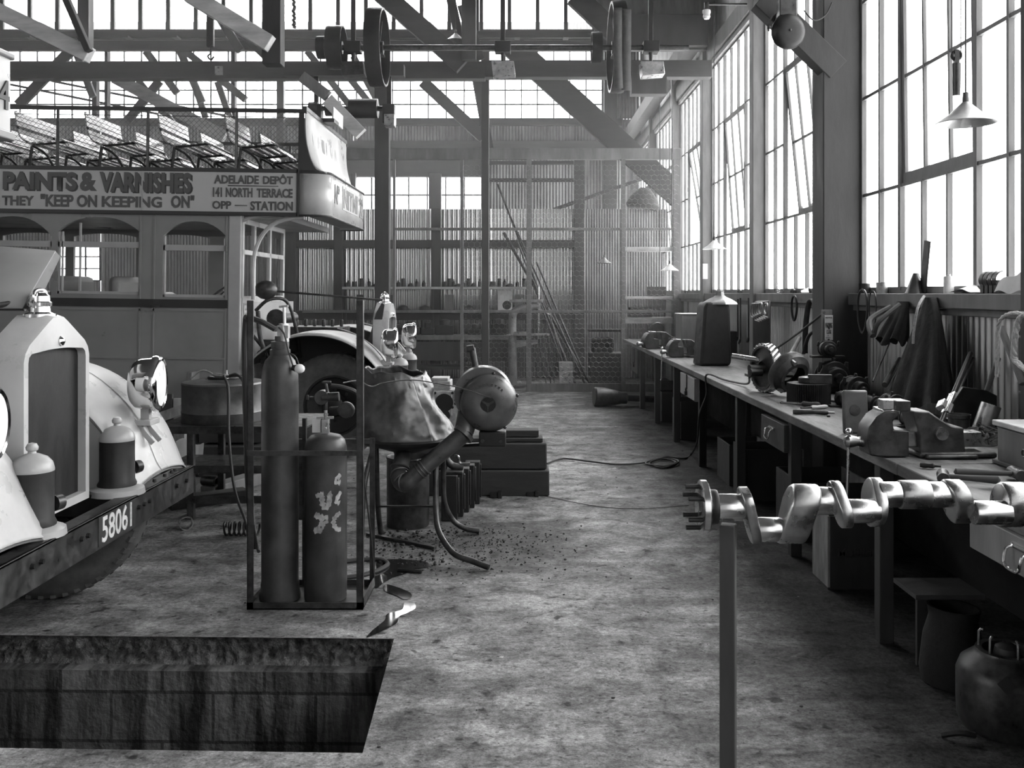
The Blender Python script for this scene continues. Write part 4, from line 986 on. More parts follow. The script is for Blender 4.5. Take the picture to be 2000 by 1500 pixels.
# tools leaning on the wall
def lean(name, lab, cat, a, b, ya, yb, r, m, extra=None):
    p, q = at(*a, ya), at(*b, yb); p.z = max(p.z, ZB+r); t = thing(name, lab, cat, (p.x, p.y, ZB)); part(MB().cyl(p, q, r, r*.9, 12), 'shaft', m, t); return t, p, q
t, p, q = lean('stillson_wrench', 'long wrench with pale jaws leaning against the wall by the coat', 'wrench', (1838,828), (1896,690), 5.12, 5.5, .016, M_irons)
d = (q-p).normalized(); c = p+d*.09
part(MB().bar(c, c+d*.17, .03, .045, up=(0,1,0)).bar(c+V((-.03,0,.03)), c+V((-.03,0,.03))+d*.06, .028, .05, up=(0,1,0)), 'jaw', M_steel, t, .004)
part(MB().cyl(p+V((.035,.01,.02)), q+V((.012,0,-.03)), .011, .011, 8), 'second_bar', M_irons, t)
t, p, q = lean('shovel', 'short shovel with its dark blade down, leaning on the wall by the tool box', 'shovel', (1906,822), (1950,700), 5.22, 5.46, .016, M_pwood)
part(MB().box(2.45,2.66,5.2,5.24,ZB+.001,ZB+.01).prism([(2.45,ZB+.001),(2.68,ZB+.001),(2.68,ZB+.2),(2.62,ZB+.23),(2.49,ZB+.25),(2.43,ZB+.16)], 5.2, 5.23), 'blade', M_iron, t, .004)
t = thing('tin_mug', 'tilted metal cylinder standing behind the round tin', 'tin', (2.50, 5.12, ZB+.02), 0, local=True); t.rotation_euler = (0, .35, 0)
part(MB().lathe([(0,.0),(.052,0),(.052,.15),(.048,.15),(.048,.01),(0,.01)], (0,-.1,0.01), (0,0,1), 22), 'can_body', M_tin, t)
lean('iron_rod', 'thin iron rod leaning on the wall between the castings and the coat', 'rod', (1705,745), (1738,668), 6.2, 6.8, .006, M_iron)
lean('paddle_bar', 'flat dark bar leaning on the wall behind the castings', 'bar', (1728,752), (1757,702), 6.2, 6.6, .02, M_irons)
t, p, q = lean('wooden_strut', 'pale slanted wooden strut leaning beside the hanging belts', 'strut', (1528,722), (1562,660), 8.0, 8.7, .02, M_lwood)
# sill row
def sill(px): return 2.775*F/(px-1020)
def tin(px, r, h, m, lab, dy=0, lidr=None, name='tin'):
    y = sill(px); t = thing(name, lab, 'tin', (2.775, y, 1.695)); part(MB().lathe([(0,0),(r,0),(r,h),(r*.93,h),(r*.93,.01),(0,.01)] if lidr is None else [(0,0),(r,0),(r,h*.86),(r*.9,h*.9),(lidr,h*.9),(lidr,h),(0,h)], (2.775,y,1.696), (0,0,1), 20), 'can_body', m, t)
tin(1689, .045, .08, M_iron, 'dark open tin in the corner of the sill by the big column'); tin(1723, .045, .085, M_tin, 'open tin with a jagged rim on the sill, second from the big column')
tin(1853, .032, .125, M_enam, 'pale tall tin with a small stopper on the sill above the coat', lidr=.012)
for px, r, h, lab in ((1520,.02,.11,'coil spring standing on the sill above the row of gaskets'),):
    y = sill(px); solo(MB().tube([(2.775+r*cos(a*.6), y+r*sin(a*.6), 1.70+h*a/64) for a in range(64)], .0025, 5), 'coil_spring', M_tin, lab, 'spring')
y = sill(1790); t = thing('oil_funnel', 'conical oil funnel on the sill beside a dark slab', 'funnel', (2.77, y, 1.695)); part(MB().lathe([(.075,0),(.07,.01),(.02,.14),(.016,.145)], (2.77,y,1.695), (0,0,1), 20), 'cone', M_zinc, t)
y = sill(1798); solo(MB().bar((2.79,y,1.70), (2.80,y-.055,2.06), .012, .09, up=(0,1,.1)), 'slab', M_iron, 'dark slab standing upright on the sill behind the funnel', 'slab', bev=.004)
def sheetfn(y0, dy, dx, h):
    return lambda u, v: V((2.72+dx*v+.01*sin(5*u), y0-dy*u+.02*v, 1.70+h*sin(pi*u)**1.5*(.4+.6*v)+.004))
solo(MB().grid(sheetfn(sill(1868), .32, .09, .05), 14, 4), 'paper', M_paper, 'crumpled white paper lying on the sill right of the pale tin', 'paper')
solo(MB().grid(lambda u, v: V((2.72+.03*v, sill(1960)-.32*u, 1.70+.004+.13*v*(.5+.5*u)+.01*sin(9*u))), 12, 4), 'paper.001', M_paper, 'large white sheet propped on the sill at the right edge', 'paper')
for i in range(4):
    y = sill(1927)-.052*i; t = thing('bearing_shell', ['leftmost of the four dark bearing shells on the sill', 'second of the four dark bearing shells on the sill', 'third of the four dark bearing shells on the sill', 'rightmost of the four dark bearing shells on the sill'][i], 'bearing', (2.79, y, 1.7), group='bearing shells on the sill')
    part(MB().lathe([(.05,-.022),(.055,-.022),(.055,.022),(.05,.022),(.05,-.022)], (2.79,y,1.775), (0,1,.0), 20, arc=pi, a0=pi/2).box(2.745,2.835,y-.02,y+.02,1.697,1.775), 'shell', M_iron, t, .003)
for px, lab, m in ((1549,'dark lump of metal on the sill left of the white rag','iron'), (1480,'dark lump at the column end of the second window sill','iron'), (1340,'small dark oddment on the far window sill','iron'), (1445,'dark bent scrap on the sill over the tall can','iron')):
    y = sill(px); solo(MB().sph((2.77,y,1.72), (.03,.05,.028), 10).box(2.75,2.79,y-.07,y-.02,1.697,1.725), 'scrap', M_iron, lab, 'scrap')
y = sill(1570); solo(MB().grid(sheetfn(y, .14, .08, .05), 10, 4), 'rag', M_paper, 'small white rag on the sill beside the big column', 'rag')
# hanging on the wall below the sill
XWL = 2.69
def hang_ring(lab, px, py, w, h, r, m, name='hoop', cat='hoop', yaw=0, x=None):
    y = (x or XWL)*F/(px-1020); s = y/F; zc_ = HC-(py-572)*s; pts = []
    for a in range(28):
        an = 2*pi*a/28; pts.append(((x or XWL)-.03+.06*yaw*sin(an), y+.5*w*cos(an)*(1+.2*sin(an)), zc_+.5*h*sin(an)))
    return solo(MB().tube(pts, r, 6, 0, True), name, m, lab, cat)
labs = ['leftmost cylinder-head gasket hanging below the second sill', 'second gasket from the left in the hanging row', 'middle gasket of the row of five below the sill', 'fourth gasket from the left in the hanging row', 'rightmost cylinder-head gasket of the hanging row']
for i, px in enumerate((1487, 1496, 1505, 1514, 1524)):
    y = XWL*F/(px-1020); s = y/F; zt_ = HC-(588-572)*s; h = (38-2*i)*s; wy = .21
    c = V((XWL-.035-.027*i, y, zt_)); g = MB()
    for k in range(2): g.torus((c.x, c.y-wy/2+wy*(k+.5)+.02, c.z-h*.5), h*.36, .011, (1,.12,0), 22, 6)
    g.tube([(c.x,c.y-wy*.5,c.z),(c.x,c.y+wy*.55,c.z-.01),(c.x,c.y+wy*.6,c.z-h),(c.x,c.y-wy*.4,c.z-h-.01)], .011, 6, 0, True)
    solo(g, 'gasket', M_zincl, labs[i], 'gasket', 'gaskets hanging below the sill')
hang_ring('dark hoop hanging alone right of the gaskets', 1557, 602, .17, .24, .011, M_iron)
hang_ring('loop of cable on a nail by the big column', 1692, 608, .20, .34, .009, M_cable, 'cable_loop', 'cable'); hang_ring('thin wire hoop hanging beside the cable loop', 1712, 606, .14, .3, .005, M_cable, 'wire_hoop', 'wire')
def belt(lab, pts, w, m=M_rubber):
    P = smooth_path([V(p) for p in pts], 6); b = MB(); n = len(P)
    b.grid(lambda u, v: P[min(int(u*(n-1)+.5), n-1)]+V((-w/2+w*v, 0, 0)), n-1, 1)
    o = solo(b, 'drive_belt', m, lab, 'belt', ang=80); o.modifiers.new('thick', 'SOLIDIFY').thickness = .012
    return o
def wl(px, py, x=2.66): y = x*F/(px-1020); return (x, y, HC-(py-572)*y/F)
belt('long dark belt looped over a peg beside the warning card', [wl(1572,690), wl(1573,640), wl(1578,598), wl(1584,584), wl(1592,592), wl(1604,640), wl(1610,690)], .05)
belt('shorter dark belt arching above the magneto', [wl(1569,690,2.6), wl(1578,658,2.6), wl(1590,646,2.6), wl(1602,645,2.6)], .03)
solo(MB().tube([wl(1506,688,2.5), wl(1560,650,2.5), wl(1610,610,2.5)], .010, 8, 4), 'stay_cord', M_cable, 'taut dark cord running from the gear wheel up to the big column', 'cord')
c = 2.66*F/590; solo(MB().torus(V(wl(1611,582)), .05, .016, (1,.3,0), 16, 6).torus(V(wl(1612,600)), .05, .014, (1,.3,0), 16, 6).torus(V(wl(1609,566)), .045, .012, (1,.3,0), 16, 6), 'chain', M_irons, 'short heavy chain hanging on the big column', 'chain')
# warning card on the column
yc_ = 7.62
t = thing('warning_card', 'white warning card pinned to the foot of the big column', 'sign', (2.5, yc_, 1.4))
x0, x1, z0, z1 = ax(1610.5, yc_), ax(1626.5, yc_), az(664, yc_), az(615.5, yc_)
part(MB().box(x0, x1, yc_-.004, yc_, z0, z1), 'card', M_enam, t)
l = MB(); w_ = x1-x0
for s_, a, b, zb_, zt_ in (('NOTICE', .08, .9, .87, .93), ('WARNING', .06, .92, .48, .70), ('CLOSE', .2, .8, .25, .40), ('.', .38, .44, .16, .2), ('______', .1, .7, .08, .1)):
    q = text_mb(s_, (x0+a*w_, x0+b*w_, z0+zb_*(z1-z0), z0+zt_*(z1-z0)), ('xz', yc_-.005), .002, .01); l.add(q.v, q.f)
l.bar((x0+.35*w_, yc_-.007, z0+.6*(z1-z0)), (x0+.55*w_, yc_-.007, z0+.43*(z1-z0)), .006, .008)
part(l, 'lettering', M_letter, t, ang=180)
solo(MB().box(ax(1607,7.6), ax(1628,7.6), 7.63, 7.645, az(740,7.6), az(605,7.6)), 'backing_board', M_pwood, 'narrow grey board behind the warning card', 'board', bev=.003)
# coat and bag on the sill rail
def drape(cx, y0, top, bottom, w0, w1, th, fold, name, lab, cat, shift=0):
    def fn(u, v):
        a = 2*pi*u; w = w0+(w1-w0)*v**.8; f = 1+fold*v*sin(9*a+3*v)
        return V((cx-th*(.3+.7*v)*(1-cos(a))*.5*f, y0+shift*v+w*.5*sin(a)*f, top+(bottom-top)*v+.03*v*sin(5*a)))
    return solo(MB().grid(fn, 48, 14), name, M_cloth, lab, cat, ang=80)
y = 2.69*F/(1826-1020)
drape(2.70, y, 1.67, 1.0, .07, .80, .24, .12, 'coat', 'dark coat hanging from the sill in folds', 'coat', -.05)
solo(MB().tube([(2.62,y-.0,1.68),(2.56,y-.04,1.6),(2.54,y-.03,1.45),(2.54,y-.02,1.37)], .009, 8, 4), 'tie_cord', M_rope, 'pale cord dangling over the hanging coat', 'cord')
y = 2.69*F/(1768-1020)
drape(2.70, y, 1.64, 1.36, .16, .30, .18, .12, 'satchel', 'dark bundle hanging from the sill left of the coat', 'bundle')
solo(MB().tube([(2.63,y+.1,1.6),(2.48,y+.07,1.52),(2.44,y,1.45),(2.44,y-.06,1.40)], .02, 8, 4).tube([(2.62,y-.08,1.62),(2.47,y-.09,1.5),(2.46,y-.02,1.4)], .018, 8, 4), 'hose_coil', M_rubber, 'ribbed hose coiled over the dark bundle', 'hose')
# board and rope at the right edge
t = thing('tool_board', 'dark backing board on the wall behind the rope', 'board', (2.72, 4.9, 1.2)); 
for k in range(4): part(MB().box(2.69,2.73,4.2,5.0,1.02+.15*k,1.16+.15*k), 'plank', M_bwood, t, .004)
def rope(lab, pts, r=.016, name='rope'):
    P = smooth_path([V(p) for p in pts], 8); m = MB()
    for ph in range(3):
        m.tube([p+V((r*.5*cos(i*.55+ph*2.1), r*.5*sin(i*.55+ph*2.1), r*.35*sin(i*.55+ph*2.1+1))) for i, p in enumerate(P)], r*.6, 6)
    return solo(m, name, M_rope, lab, 'rope', ang=80)
RX = 2.50
def rp(px, py, x=RX): y = x*F/(px-1020); return (x, y, HC-(py-572)*y/F)
rope('pale twisted rope hanging in a bight at the right edge', [rp(1948,735), rp(1948,680), rp(1951,635), rp(1962,617), rp(1985,611), rp(2020,618)], .012)
rope('thicker rope end dangling right of the bight of rope', [rp(2010,612,2.46), rp(1992,622,2.46), rp(1984,650,2.46), rp(1980,690,2.46), rp(1984,705,2.46), rp(2004,722,2.46)], .015, 'rope')
solo(MB().cyl(at(1955,640,4.97), at(1998,750,4.75), .018, .018, 12), 'broom_handle', M_pwood, 'round wooden pole slanting behind the rope', 'pole')
# spanners on the far wall bay
for px, top, bot, lab in ((1446,582,665,'dark strap with a hook hanging in the second bay'), (1441,584,660,'open-ended spanner hanging beside the strap'), (1462,582,662,'thin hooked wire hanging right of the strap')):
    y = 2.68*F/(px-1020); p = at(px, top, y); q = at(px, bot, y); solo(MB().tube([p, (p+q)/2, q, q+V((-.03,-.05,-.03)), q+V((-.02,-.08,.02))], .011, 6, 4), 'hook', M_iron, lab, 'hook')
y = 2.66*F/(1437-1020); solo(MB().box(2.55,2.68,y,y+.2,ZB,ZB+.3), 'block', M_iron, 'dark block against the wall right of the tall can', 'block', bev=.01)
# under the bench
def crate(lab, x0, x1, y0, y1, h, m=M_plank, text=None):
    t = thing('crate', lab, 'crate', ((x0+x1)/2, (y0+y1)/2, 0), group='boxes under the bench')
    part(MB().box(x0, x0+.015, y0, y1, .01, h), 'end_board', m, t, .003); part(MB().box(x1-.015, x1, y0, y1, .01, h), 'end_board', M_plank, t, .003)
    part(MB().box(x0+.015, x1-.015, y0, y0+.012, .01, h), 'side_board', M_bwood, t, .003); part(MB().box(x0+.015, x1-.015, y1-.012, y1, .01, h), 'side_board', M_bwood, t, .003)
    part(MB().box(x0, x1, y0, y1, 0, .012), 'bottom', M_bwood, t)
    if text: part(text_mb(text, (x0+.06, x1-.03, h*.45, h*.56), ('xz', y0-.001), .002, .01), 'lettering', M_letter, t, ang=180)
crate('oil crate with a pale grained end below the crankshaft', 1.75, 2.06, 5.28, 5.56, .42, M_plank, 'Mobiloil')
crate('pale-ended crate under the far vices, beyond its neighbour', 1.82, 2.1, 12.1, 12.6, .40); crate('tall narrow crate nearer than its pale-ended neighbour', 1.82, 2.1, 10.65, 11.15, .44)
crate('dark crate beside the bench leg near the coiled cable', 1.82, 2.2, 8.1, 8.6, .36, M_bwood); crate('dark deep crate in the shadow past the drawer', 1.9, 2.4, 6.3, 6.9, .4, M_bwood); crate('dark crate standing behind the second bench leg', 1.82, 2.3, 7.52, 7.95, .42, M_bwood)
t = thing('metal_tray', 'tilted metal tray resting on the farthest crate', 'tray', (1.93, 12.35, .415), 0, local=True)
part(MB().box(-.10,.15,-.22,.15,0,.01).box(-.10,-.09,-.22,.15,0,.13).box(-.10,.15,-.22,-.21,0,.13), 'pan', M_irons, t, .003)
t = thing('low_shelf', 'low shelf board under the near end of the bench', 'shelf', (2.1, 4.0, 0)); part(MB().box(1.70, 2.0, 3.98, 4.22, .375, .395), 'board', M_bwood, t)
part(MB().box(1.80, 2.0, 4.2, 4.22, 0, .375), 'back_panel', M_bwood, t)
t = thing('sack', 'torn sack slumped against the bench leg at the lower right', 'sack', (1.8, 4.03, 0))
part(MB().lathe([(0,0),(.12,0),(.13,.05),(.12,.2),(.10,.28),(.11,.33),(.10,.33),(.09,.27),(0,.2)], (1.87,4.03,0), (.05,0,1), 18), 'sacking', M_cloth, t, ang=70)
t = thing('drum', 'dark dented drum standing under the bench at the right edge', 'drum', (2.06, 4.35, 0)); part(MB().lathe([(0,0),(.11,0),(.11,.44),(.10,.45),(.10,.43),(0,.42)], (2.25,3.78,0), (0,0,1), 24), 'drum_body', M_irons, t)
# bell housing on the floor
t = thing('motor_casing', 'round motor casing with a square port on the floor at the lower right', 'casing', (1.92, 3.6, 0))
o = (1.905, 3.62, 0)
part(MB().lathe([(0,0),(.17,0),(.182,.03),(.185,.10),(.185,.205),(.17,.245),(.12,.285),(.115,.30),(.09,.30),(.085,.275),(0,.275)], o, (0,0,1), 40), 'casing_body', M_irons, t)
part(MB().lathe([(.0,.275),(.05,.28),(.045,.31),(.02,.325),(0,.325)], o, (0,0,1), 18), 'hub', M_irons, t)
part(MB().prism([(-.033,-.0),(0,-.033),(.033,0),(0,.033)], -.004, .006, M=Matrix.Translation((o[0]-.085, o[1]-.158, .225)) @ Matrix.Rotation(-.45, 4, 'Z') @ Matrix.Rotation(-.35, 4, 'X')), 'port', M_dark, t)  # dark lozenge on the casing, shade of the opening as colour
for a in (2.6, 3.6, 4.6, 5.4): part(MB().tube([(o[0]+.10*cos(a), o[1]+.10*sin(a), .28), (o[0]+.10*cos(a), o[1]+.10*sin(a), .355), (o[0]+.085*cos(a), o[1]+.085*sin(a), .362)], .005, 6, 2), 'stud', M_steelr, t)
solo(MB().tube([(1.60,3.52,.012),(1.66,3.50,.03),(1.72,3.50,.02)], .012, 6, 3), 'bracket', M_irons, 'small bracket on the floor left of the motor casing', 'bracket')
# ================================================================ crankshaft on its stand
SC = 733.0; YK = F/SC
def kx(px): return (px-1020)/SC
def kz(py): return HC-(py-572)/SC
t = thing('crankshaft', 'large machined crankshaft with flange studs, held level in the near foreground', 'crankshaft', (.9, YK, 1.0))
def jour(name, a, b, yc, r, m=M_steel, dy=0):
    part(MB().lathe([(0,0),(r*.97,0),(r,.003),(r,kx(b)-kx(a)-.003),(r*.97,kx(b)-kx(a)),(0,kx(b)-kx(a))], (kx(a), YK+dy, kz(yc)), (1,0,0), 36), name, m, t)
def web(a, b, z1, r1, d1, z2, r2, d2, skew=0.0):
    """crank web: the hull of two discs at different throws, with rounded faces"""
    x0, x1 = kx(a), kx(b); c1 = (YK+d1, kz(z1)); c2 = (YK+d2, kz(z2)); pts = []
    N = 40; ang = atan2(c2[1]-c1[1], c2[0]-c1[0])
    for i in range(N):
        an = ang+2*pi*i/N; c, r = (c2, r2) if cos(an-ang) > 0 else (c1, r1); pts.append((c[0]+r*cos(an), c[1]+r*sin(an)))
    cx = sum(p[0] for p in pts)/N; cz = sum(p[1] for p in pts)/N
    prof = [(0,.90,0),(.04,.96,0),(.12,1,0),(.88,1,0),(.96,.96,0),(1,.90,0)]
    m = MB()
    for k, (tt, s, q) in enumerate(prof):
        m.v += [(x0+(x1-x0)*tt+skew*(p[1]-cz), cx+(p[0]-cx)*s, cz+(p[1]-cz)*s) for p in pts]
    for k in range(len(prof)-1):
        m.f += [[k*N+i, k*N+(i+1) % N, (k+1)*N+(i+1) % N, (k+1)*N+i] for i in range(N)]
    m.f += [list(range(N))[::-1], [(len(prof)-1)*N+i for i in range(N)]]
    part(m, 'web', M_steelr, t, ang=50)
zc = 990
fl = MB(); fl.lathe([(0,0),(.066,0),(.071,.003),(.071,.018),(.066,.022),(.03,.022),(.03,.04),(0,.04)], (kx(1366), YK, kz(zc)), (1,0,0), 40); flo = part(fl, 'flange', M_steel, t)
for a in range(6):
    an = a*pi/3+.45; part(MB().cyl((kx(1366)+.002, YK+.05*cos(an), kz(zc)+.054*sin(an)), (kx(1366)-.036, YK+.05*cos(an), kz(zc)+.054*sin(an)), .0065, .0065, 12), 'stud', M_iron, flo)
jour('oil_thrower', 1388, 1400, 990, .046, M_iron)
jour('journal', 1398, 1452, 991, .036); web(1454, 1474, 983, .044, 0, 1036, .034, .0, -.22); jour('crankpin', 1476, 1526, 1034, .032)
web(1530, 1584, 1034, .037, 0, 982, .050, 0, .26); jour('journal', 1580, 1642, 978, .037); web(1626, 1648, 970, .042, 0, 996, .040, -.03, -.16)
jour('crankpin', 1645, 1704, 992, .031, dy=-.035); web(1696, 1720, 992, .044, -.02, 968, .044, .02, .16)
jour('journal', 1715, 1758, 966, .034); jour('centre_journal', 1756, 1812, 966, .038, M_steelr); jour('journal', 1806, 1858, 966, .034)
web(1856, 1892, 970, .046, 0, 998, .040, .03, -.3); jour('crankpin', 1890, 1958, 996, .031, dy=-.03); web(1950, 1998, 992, .050, .0, 980, .052, 0, .1)
jour('journal', 1996, 2120, 985, .037)
t = thing('crankshaft_post', 'square dark timber post holding up the flange end of the crankshaft', 'post', (kx(1423), YK, 0)); 
RP = Matrix.Translation((kx(1422), YK, 0)) @ Matrix.Rotation(-.35, 4, 'Z')
part(MB().box(-.020, .020, -.022, .022, 0, kz(1024), RP), 'post', M_wood, t, .003)
part(MB().box(-.03, .03, -.13, .13, 0, .05, RP), 'foot', M_wood, t, .003)
t = thing('crankshaft_trestle', 'dark timber trestle holding the hidden far end of the crankshaft', 'post', (kx(2090), YK, 0)); part(MB().box(kx(2072), kx(2108), YK-.03, YK+.03, 0, kz(1014)), 'post', M_wood, t, .003)

# ================================================================ welding cylinders in their angle-iron stand
YG0 = 4.94; YG1 = 5.34
st = thing('cylinder_stand', 'tall angle-iron stand holding the two gas cylinders', 'stand', (-1.17, 5.1, 0))
xa, xb = ax(482, YG0), ax(709, YG0); w = .036
for x in (xa, xb-w):
    part(MB().box(x, x+w, YG0, YG0+.006, .0, az(587, YG0)).box(x if x == xa else x+w-.006, x+.006 if x == xa else x+w, YG0, YG0+.036, .0, az(587, YG0)), 'upright', M_irons, st, .002)
part(MB().box(xa, xb, YG0, YG0+.006, 0, .04).box(xa, xb, YG1-.006, YG1, 0, .04).box(xa, xa+.006, YG0, YG1, 0, .04).box(xb-.006, xb, YG0, YG1, 0, .06).box(xa, xb, YG0, YG1, .002, .008), 'base_tray', M_irons, st)
part(MB().box(xa, xb, YG0-.006, YG0, az(890, YG0), az(880, YG0)), 'cross_bar', M_irons, st)
part(MB().box(xa+.02, xb-.02, YG1-.01, YG1, az(890, YG0), az(880, YG0)), 'cross_bar', M_irons, st)
for x in (xa, xb-.03): part(MB().box(x, x+.03, YG1-.006, YG1, 0, .86), 'back_upright', M_irons, st)
part(MB().box(ax(591,5.3), ax(598,5.3), 5.29, 5.32, .02, .98), 'divider', M_irons, st)
part(MB().tube([(xb-.01, YG0+.03, .78), (xb+.004, 5.2, .3), (xb-.003, YG1-.01, .03)], .005, 6), 'brace', M_irons, st)
YO = 5.11; so = F/YO; xo = ax(547, YO); ro = .101
ox = thing('oxygen_cylinder', 'tall slim gas cylinder on the left of the stand', 'gas cylinder', (xo, YO, 0), group='gas cylinders')
zsh = 1.225
part(MB().lathe([(0,.012),(ro*1.12,.012),(ro*1.12,.03),(ro*1.02,.07),(ro*1.04,.09),(ro,.11),(ro,1.19),(ro*.985,1.24),(ro*.93,1.285),(ro*.8,1.325),(ro*.58,1.35),(ro*.5,1.36)], (xo,YO,0), (0,0,1), 40), 'cylinder_body', M_cyl, ox, ang=60)
nk = MB(); nk.lathe([(.052,1.35),(.056,1.36),(.056,1.385),(.048,1.39),(.05,1.405),(.05,1.43),(.03,1.435),(.028,1.46),(0,1.46)], (xo,YO,0), (0,0,1), 26); part(nk, 'neck_ring', M_cyl, ox)
va = MB(); va.cyl((xo+.02,YO,1.43),(xo+.02,YO,1.53),.03,.026,14).box(xo-.01,xo+.05,YO-.025,YO+.025,1.45,1.52).cyl((xo+.025,YO,1.52),(xo+.022,YO,1.62),.009,.008,8).bar((xo-.005,YO,1.622),(xo+.045,YO,1.628),.01,.012).cyl((xo-.03,YO,1.50),(xo+.01,YO,1.5),.016,.016,10)
part(va, 'valve', M_brass, ox)
YA = 5.11; xc_ = ax(636, YA); ra = .117
ac = thing('acetylene_cylinder', 'shorter fat gas cylinder with white paint scrawls, on the right of the stand', 'gas cylinder', (xc_, YA, 0), group='gas cylinders')
part(MB().lathe([(0,.013),(ra*.98,.012),(ra,.03),(ra,.815),(ra*.985,.845),(ra*.9,.885),(ra*.7,.91),(ra*.3,.922),(0,.925)], (xc_,YA,0), (0,0,1), 40), 'cylinder_body', M_cyl, ac, ang=60)
def onc(a, z): return V((xc_+(ra+.001)*sin(a), YA-(ra+.001)*cos(a), z))
def stroke(pts, w):
    P = smooth_path([V((a,0,z)) for a, z in pts], 6); mk = MB(); n = len(P)
    for i, p in enumerate(P):
        d = P[min(i+1, n-1)]-P[max(i-1, 0)]; d = V((d.x*ra, 0, d.z)).normalized(); ww = w*(1+.25*sin(i*1.9)+.15*sin(i*4.7))*(.6 if i in (0, n-1) else 1)
        mk.v += [tuple(onc(p.x-d.z*ww/ra, p.z+d.x*ww)), tuple(onc(p.x+d.z*ww/ra, p.z-d.x*ww))]
    mk.f = [(2*i, 2*i+1, 2*i+3, 2*i+2) for i in range(n-1)]
    part(mk, 'paint_scrawl', M_white, ac, ang=60)
zz = lambda py: HC-(py-572)*(YA-ra*.8)/F
stroke([(-.25,zz(968)),(-.02,zz(964)),(.12,zz(963))], .012); stroke([(.05,zz(966)),(.06,zz(980)),(.18,zz(990)),(.34,zz(984)),(.40,zz(966)),(.33,zz(962))], .014)
stroke([(-.3,zz(1003)),(-.05,zz(1008)),(.22,zz(1012)),(.05,zz(1022)),(-.1,zz(1034)),(-.35,zz(1032))], .017); stroke([(.95,zz(1003)),(.66,zz(1010)),(.58,zz(1022)),(.75,zz(1034)),(.98,zz(1036))], .012)
stroke([(.95,zz(928)),(.70,zz(940)),(.95,zz(945))], .013); stroke([(.98,zz(962)),(.72,zz(978)),(.9,zz(985))], .012)
x, y = xc_, YA
va = MB(); va.box(x-.02,x+.02,y-.018,y+.018,.92,1.0).cyl((x,y-.03,.95),(x,y-.018,.95),.012,.012,10).bar((x-.05,y,1.008),(x+.045,y,1.008),.012,.014).cyl((x,y,1.0),(x,y,1.05),.010,.010,10)
part(va, 'valve', M_brass, ac, .002)
part(MB().box(x-.075,x-.03,y+.0,y+.008,.925,1.0), 'tag', M_paper, ac, label='white card tag tied to the valve')
rg = MB(); rg.cyl((x-.02,y-.02,1.12),(x-.02,y+.05,1.12),.04,.04,18).cyl((x-.02,y,1.12),(x+.075,y,1.125),.026,.026,14).cyl((x-.09,y,1.12),(x-.02,y,1.12),.007,.007,8).bar((x-.1,y,1.107),(x-.1,y,1.133),.012,.012).cyl((x,y,1.05),(x,y,1.12),.012,.012,8)
rg.cyl((x+.02,y,1.06),(x+.08,y,1.065),.008,.008,8).cyl((x+.01,y,1.15),(x,y,1.2),.009,.009,8).bar((x-.02,y,1.205),(x+.03,y,1.205),.016,.012)
part(rg, 'regulator', M_irons, ac, .002)
gz_ = V((x+.115,y-.015,1.05))
part(MB().lathe([(0,0),(.045,0),(.047,-.0),(.047,.025),(.04,.028),(.04,.022),(0,.022)], gz_+V((0,.02,0)), (0,-1,0), 26), 'pressure_gauge', M_irons, ac)
part(MB().tube([(x+.03,y,1.185),(x+.10,y,1.175),(x+.17,y+.02,1.14),(x+.195,y+.03,1.05),(x+.19,y+.05,.8),(x+.185,y+.08,.4),(x+.16,y+.15,.1)], .013, 8, 6), 'hose', M_cable, ac)
part(MB().tube([(xo-.02,YO-.03,1.5),(xo-.1,YO-.04,1.545),(xo-.17,YO-.01,1.56),(xo-.21,YO+.06,1.53),(xo-.22,YO+.08,1.2),(xo-.20,YO+.09,.55),(xo-.17,YO+.12,.25)], .016, 8, 6), 'hose', M_cable, ox)
t = thing('inspection_lamp', 'small pale bulb hung by wires from the oxygen cylinder valve', 'lamp', (xo+.12, YO-.05, 1.2))
part(MB().sph((xo+.125,YO-.07,1.285), (.03,.025,.026), 12), 'bulb', M_porc, t); part(MB().cyl((xo+.085,YO-.06,1.29),(xo+.105,YO-.065,1.288),.016,.02,10), 'socket', M_iron, t)
part(MB().tube([(xo+.09,YO-.06,1.29),(xo+.06,YO-.05,1.38),(xo+.035,YO-.04,1.47),(xo-.0,YO-.03,1.51)], .005, 6, 4).tube([(xo+.12,YO-.06,1.30),(xo+.10,YO-.06,1.35),(xo+.06,YO-.05,1.37)], .004, 6, 4), 'wire', M_cable, t)
solo(MB().tube([(xc_-.02,5.44,.012),(xc_+.12,5.5,.012),(xc_+.22,5.62,.012),(xc_+.25,5.75,.012),(xc_+.16,5.84,.012),(xc_,5.8,.012),(xc_-.14,5.72,.012),(xc_-.2,5.58,.012)], .014, 8, 6), 'gas_hose', M_cable, 'dark hose coiled on the floor behind the fat cylinder', 'hose')

# ================================================================ welding table with the drum, and clutter behind it
YT = 6.9
tb = thing('welding_table', 'low angle-iron table with two rails, under the round drum', 'table', (-2.3, 7.2, 0))
x0, x1 = ax(300, YT), ax(600, YT); zt_ = az(833, YT)
part(MB().box(x0, x1, YT, YT+.75, zt_-.012, zt_), 'top_plate', M_irons, tb); part(MB().box(x0, x1, YT-.006, YT, zt_-.055, zt_).box(x0, x1, YT+.75, YT+.756, zt_-.055, zt_), 'edge_angle', M_irons, tb)
for x in (ax(371, YT), x1-.05):
    for y in (YT, YT+.7): part(MB().box(x-.025, x+.025, y, y+.05, 0, zt_-.012), 'leg', M_irons, tb, .003)
for p0, p1 in ((909, 923), (968, 983)): part(MB().box(x0, x1, YT-.01, YT-.002, az(p1, YT), az(p0, YT)), 'rail', M_irons, tb, .002)
part(MB().box(x0, x1, YT, YT+.7, az(925, YT), az(920, YT)), 'lower_shelf', M_irons, tb)
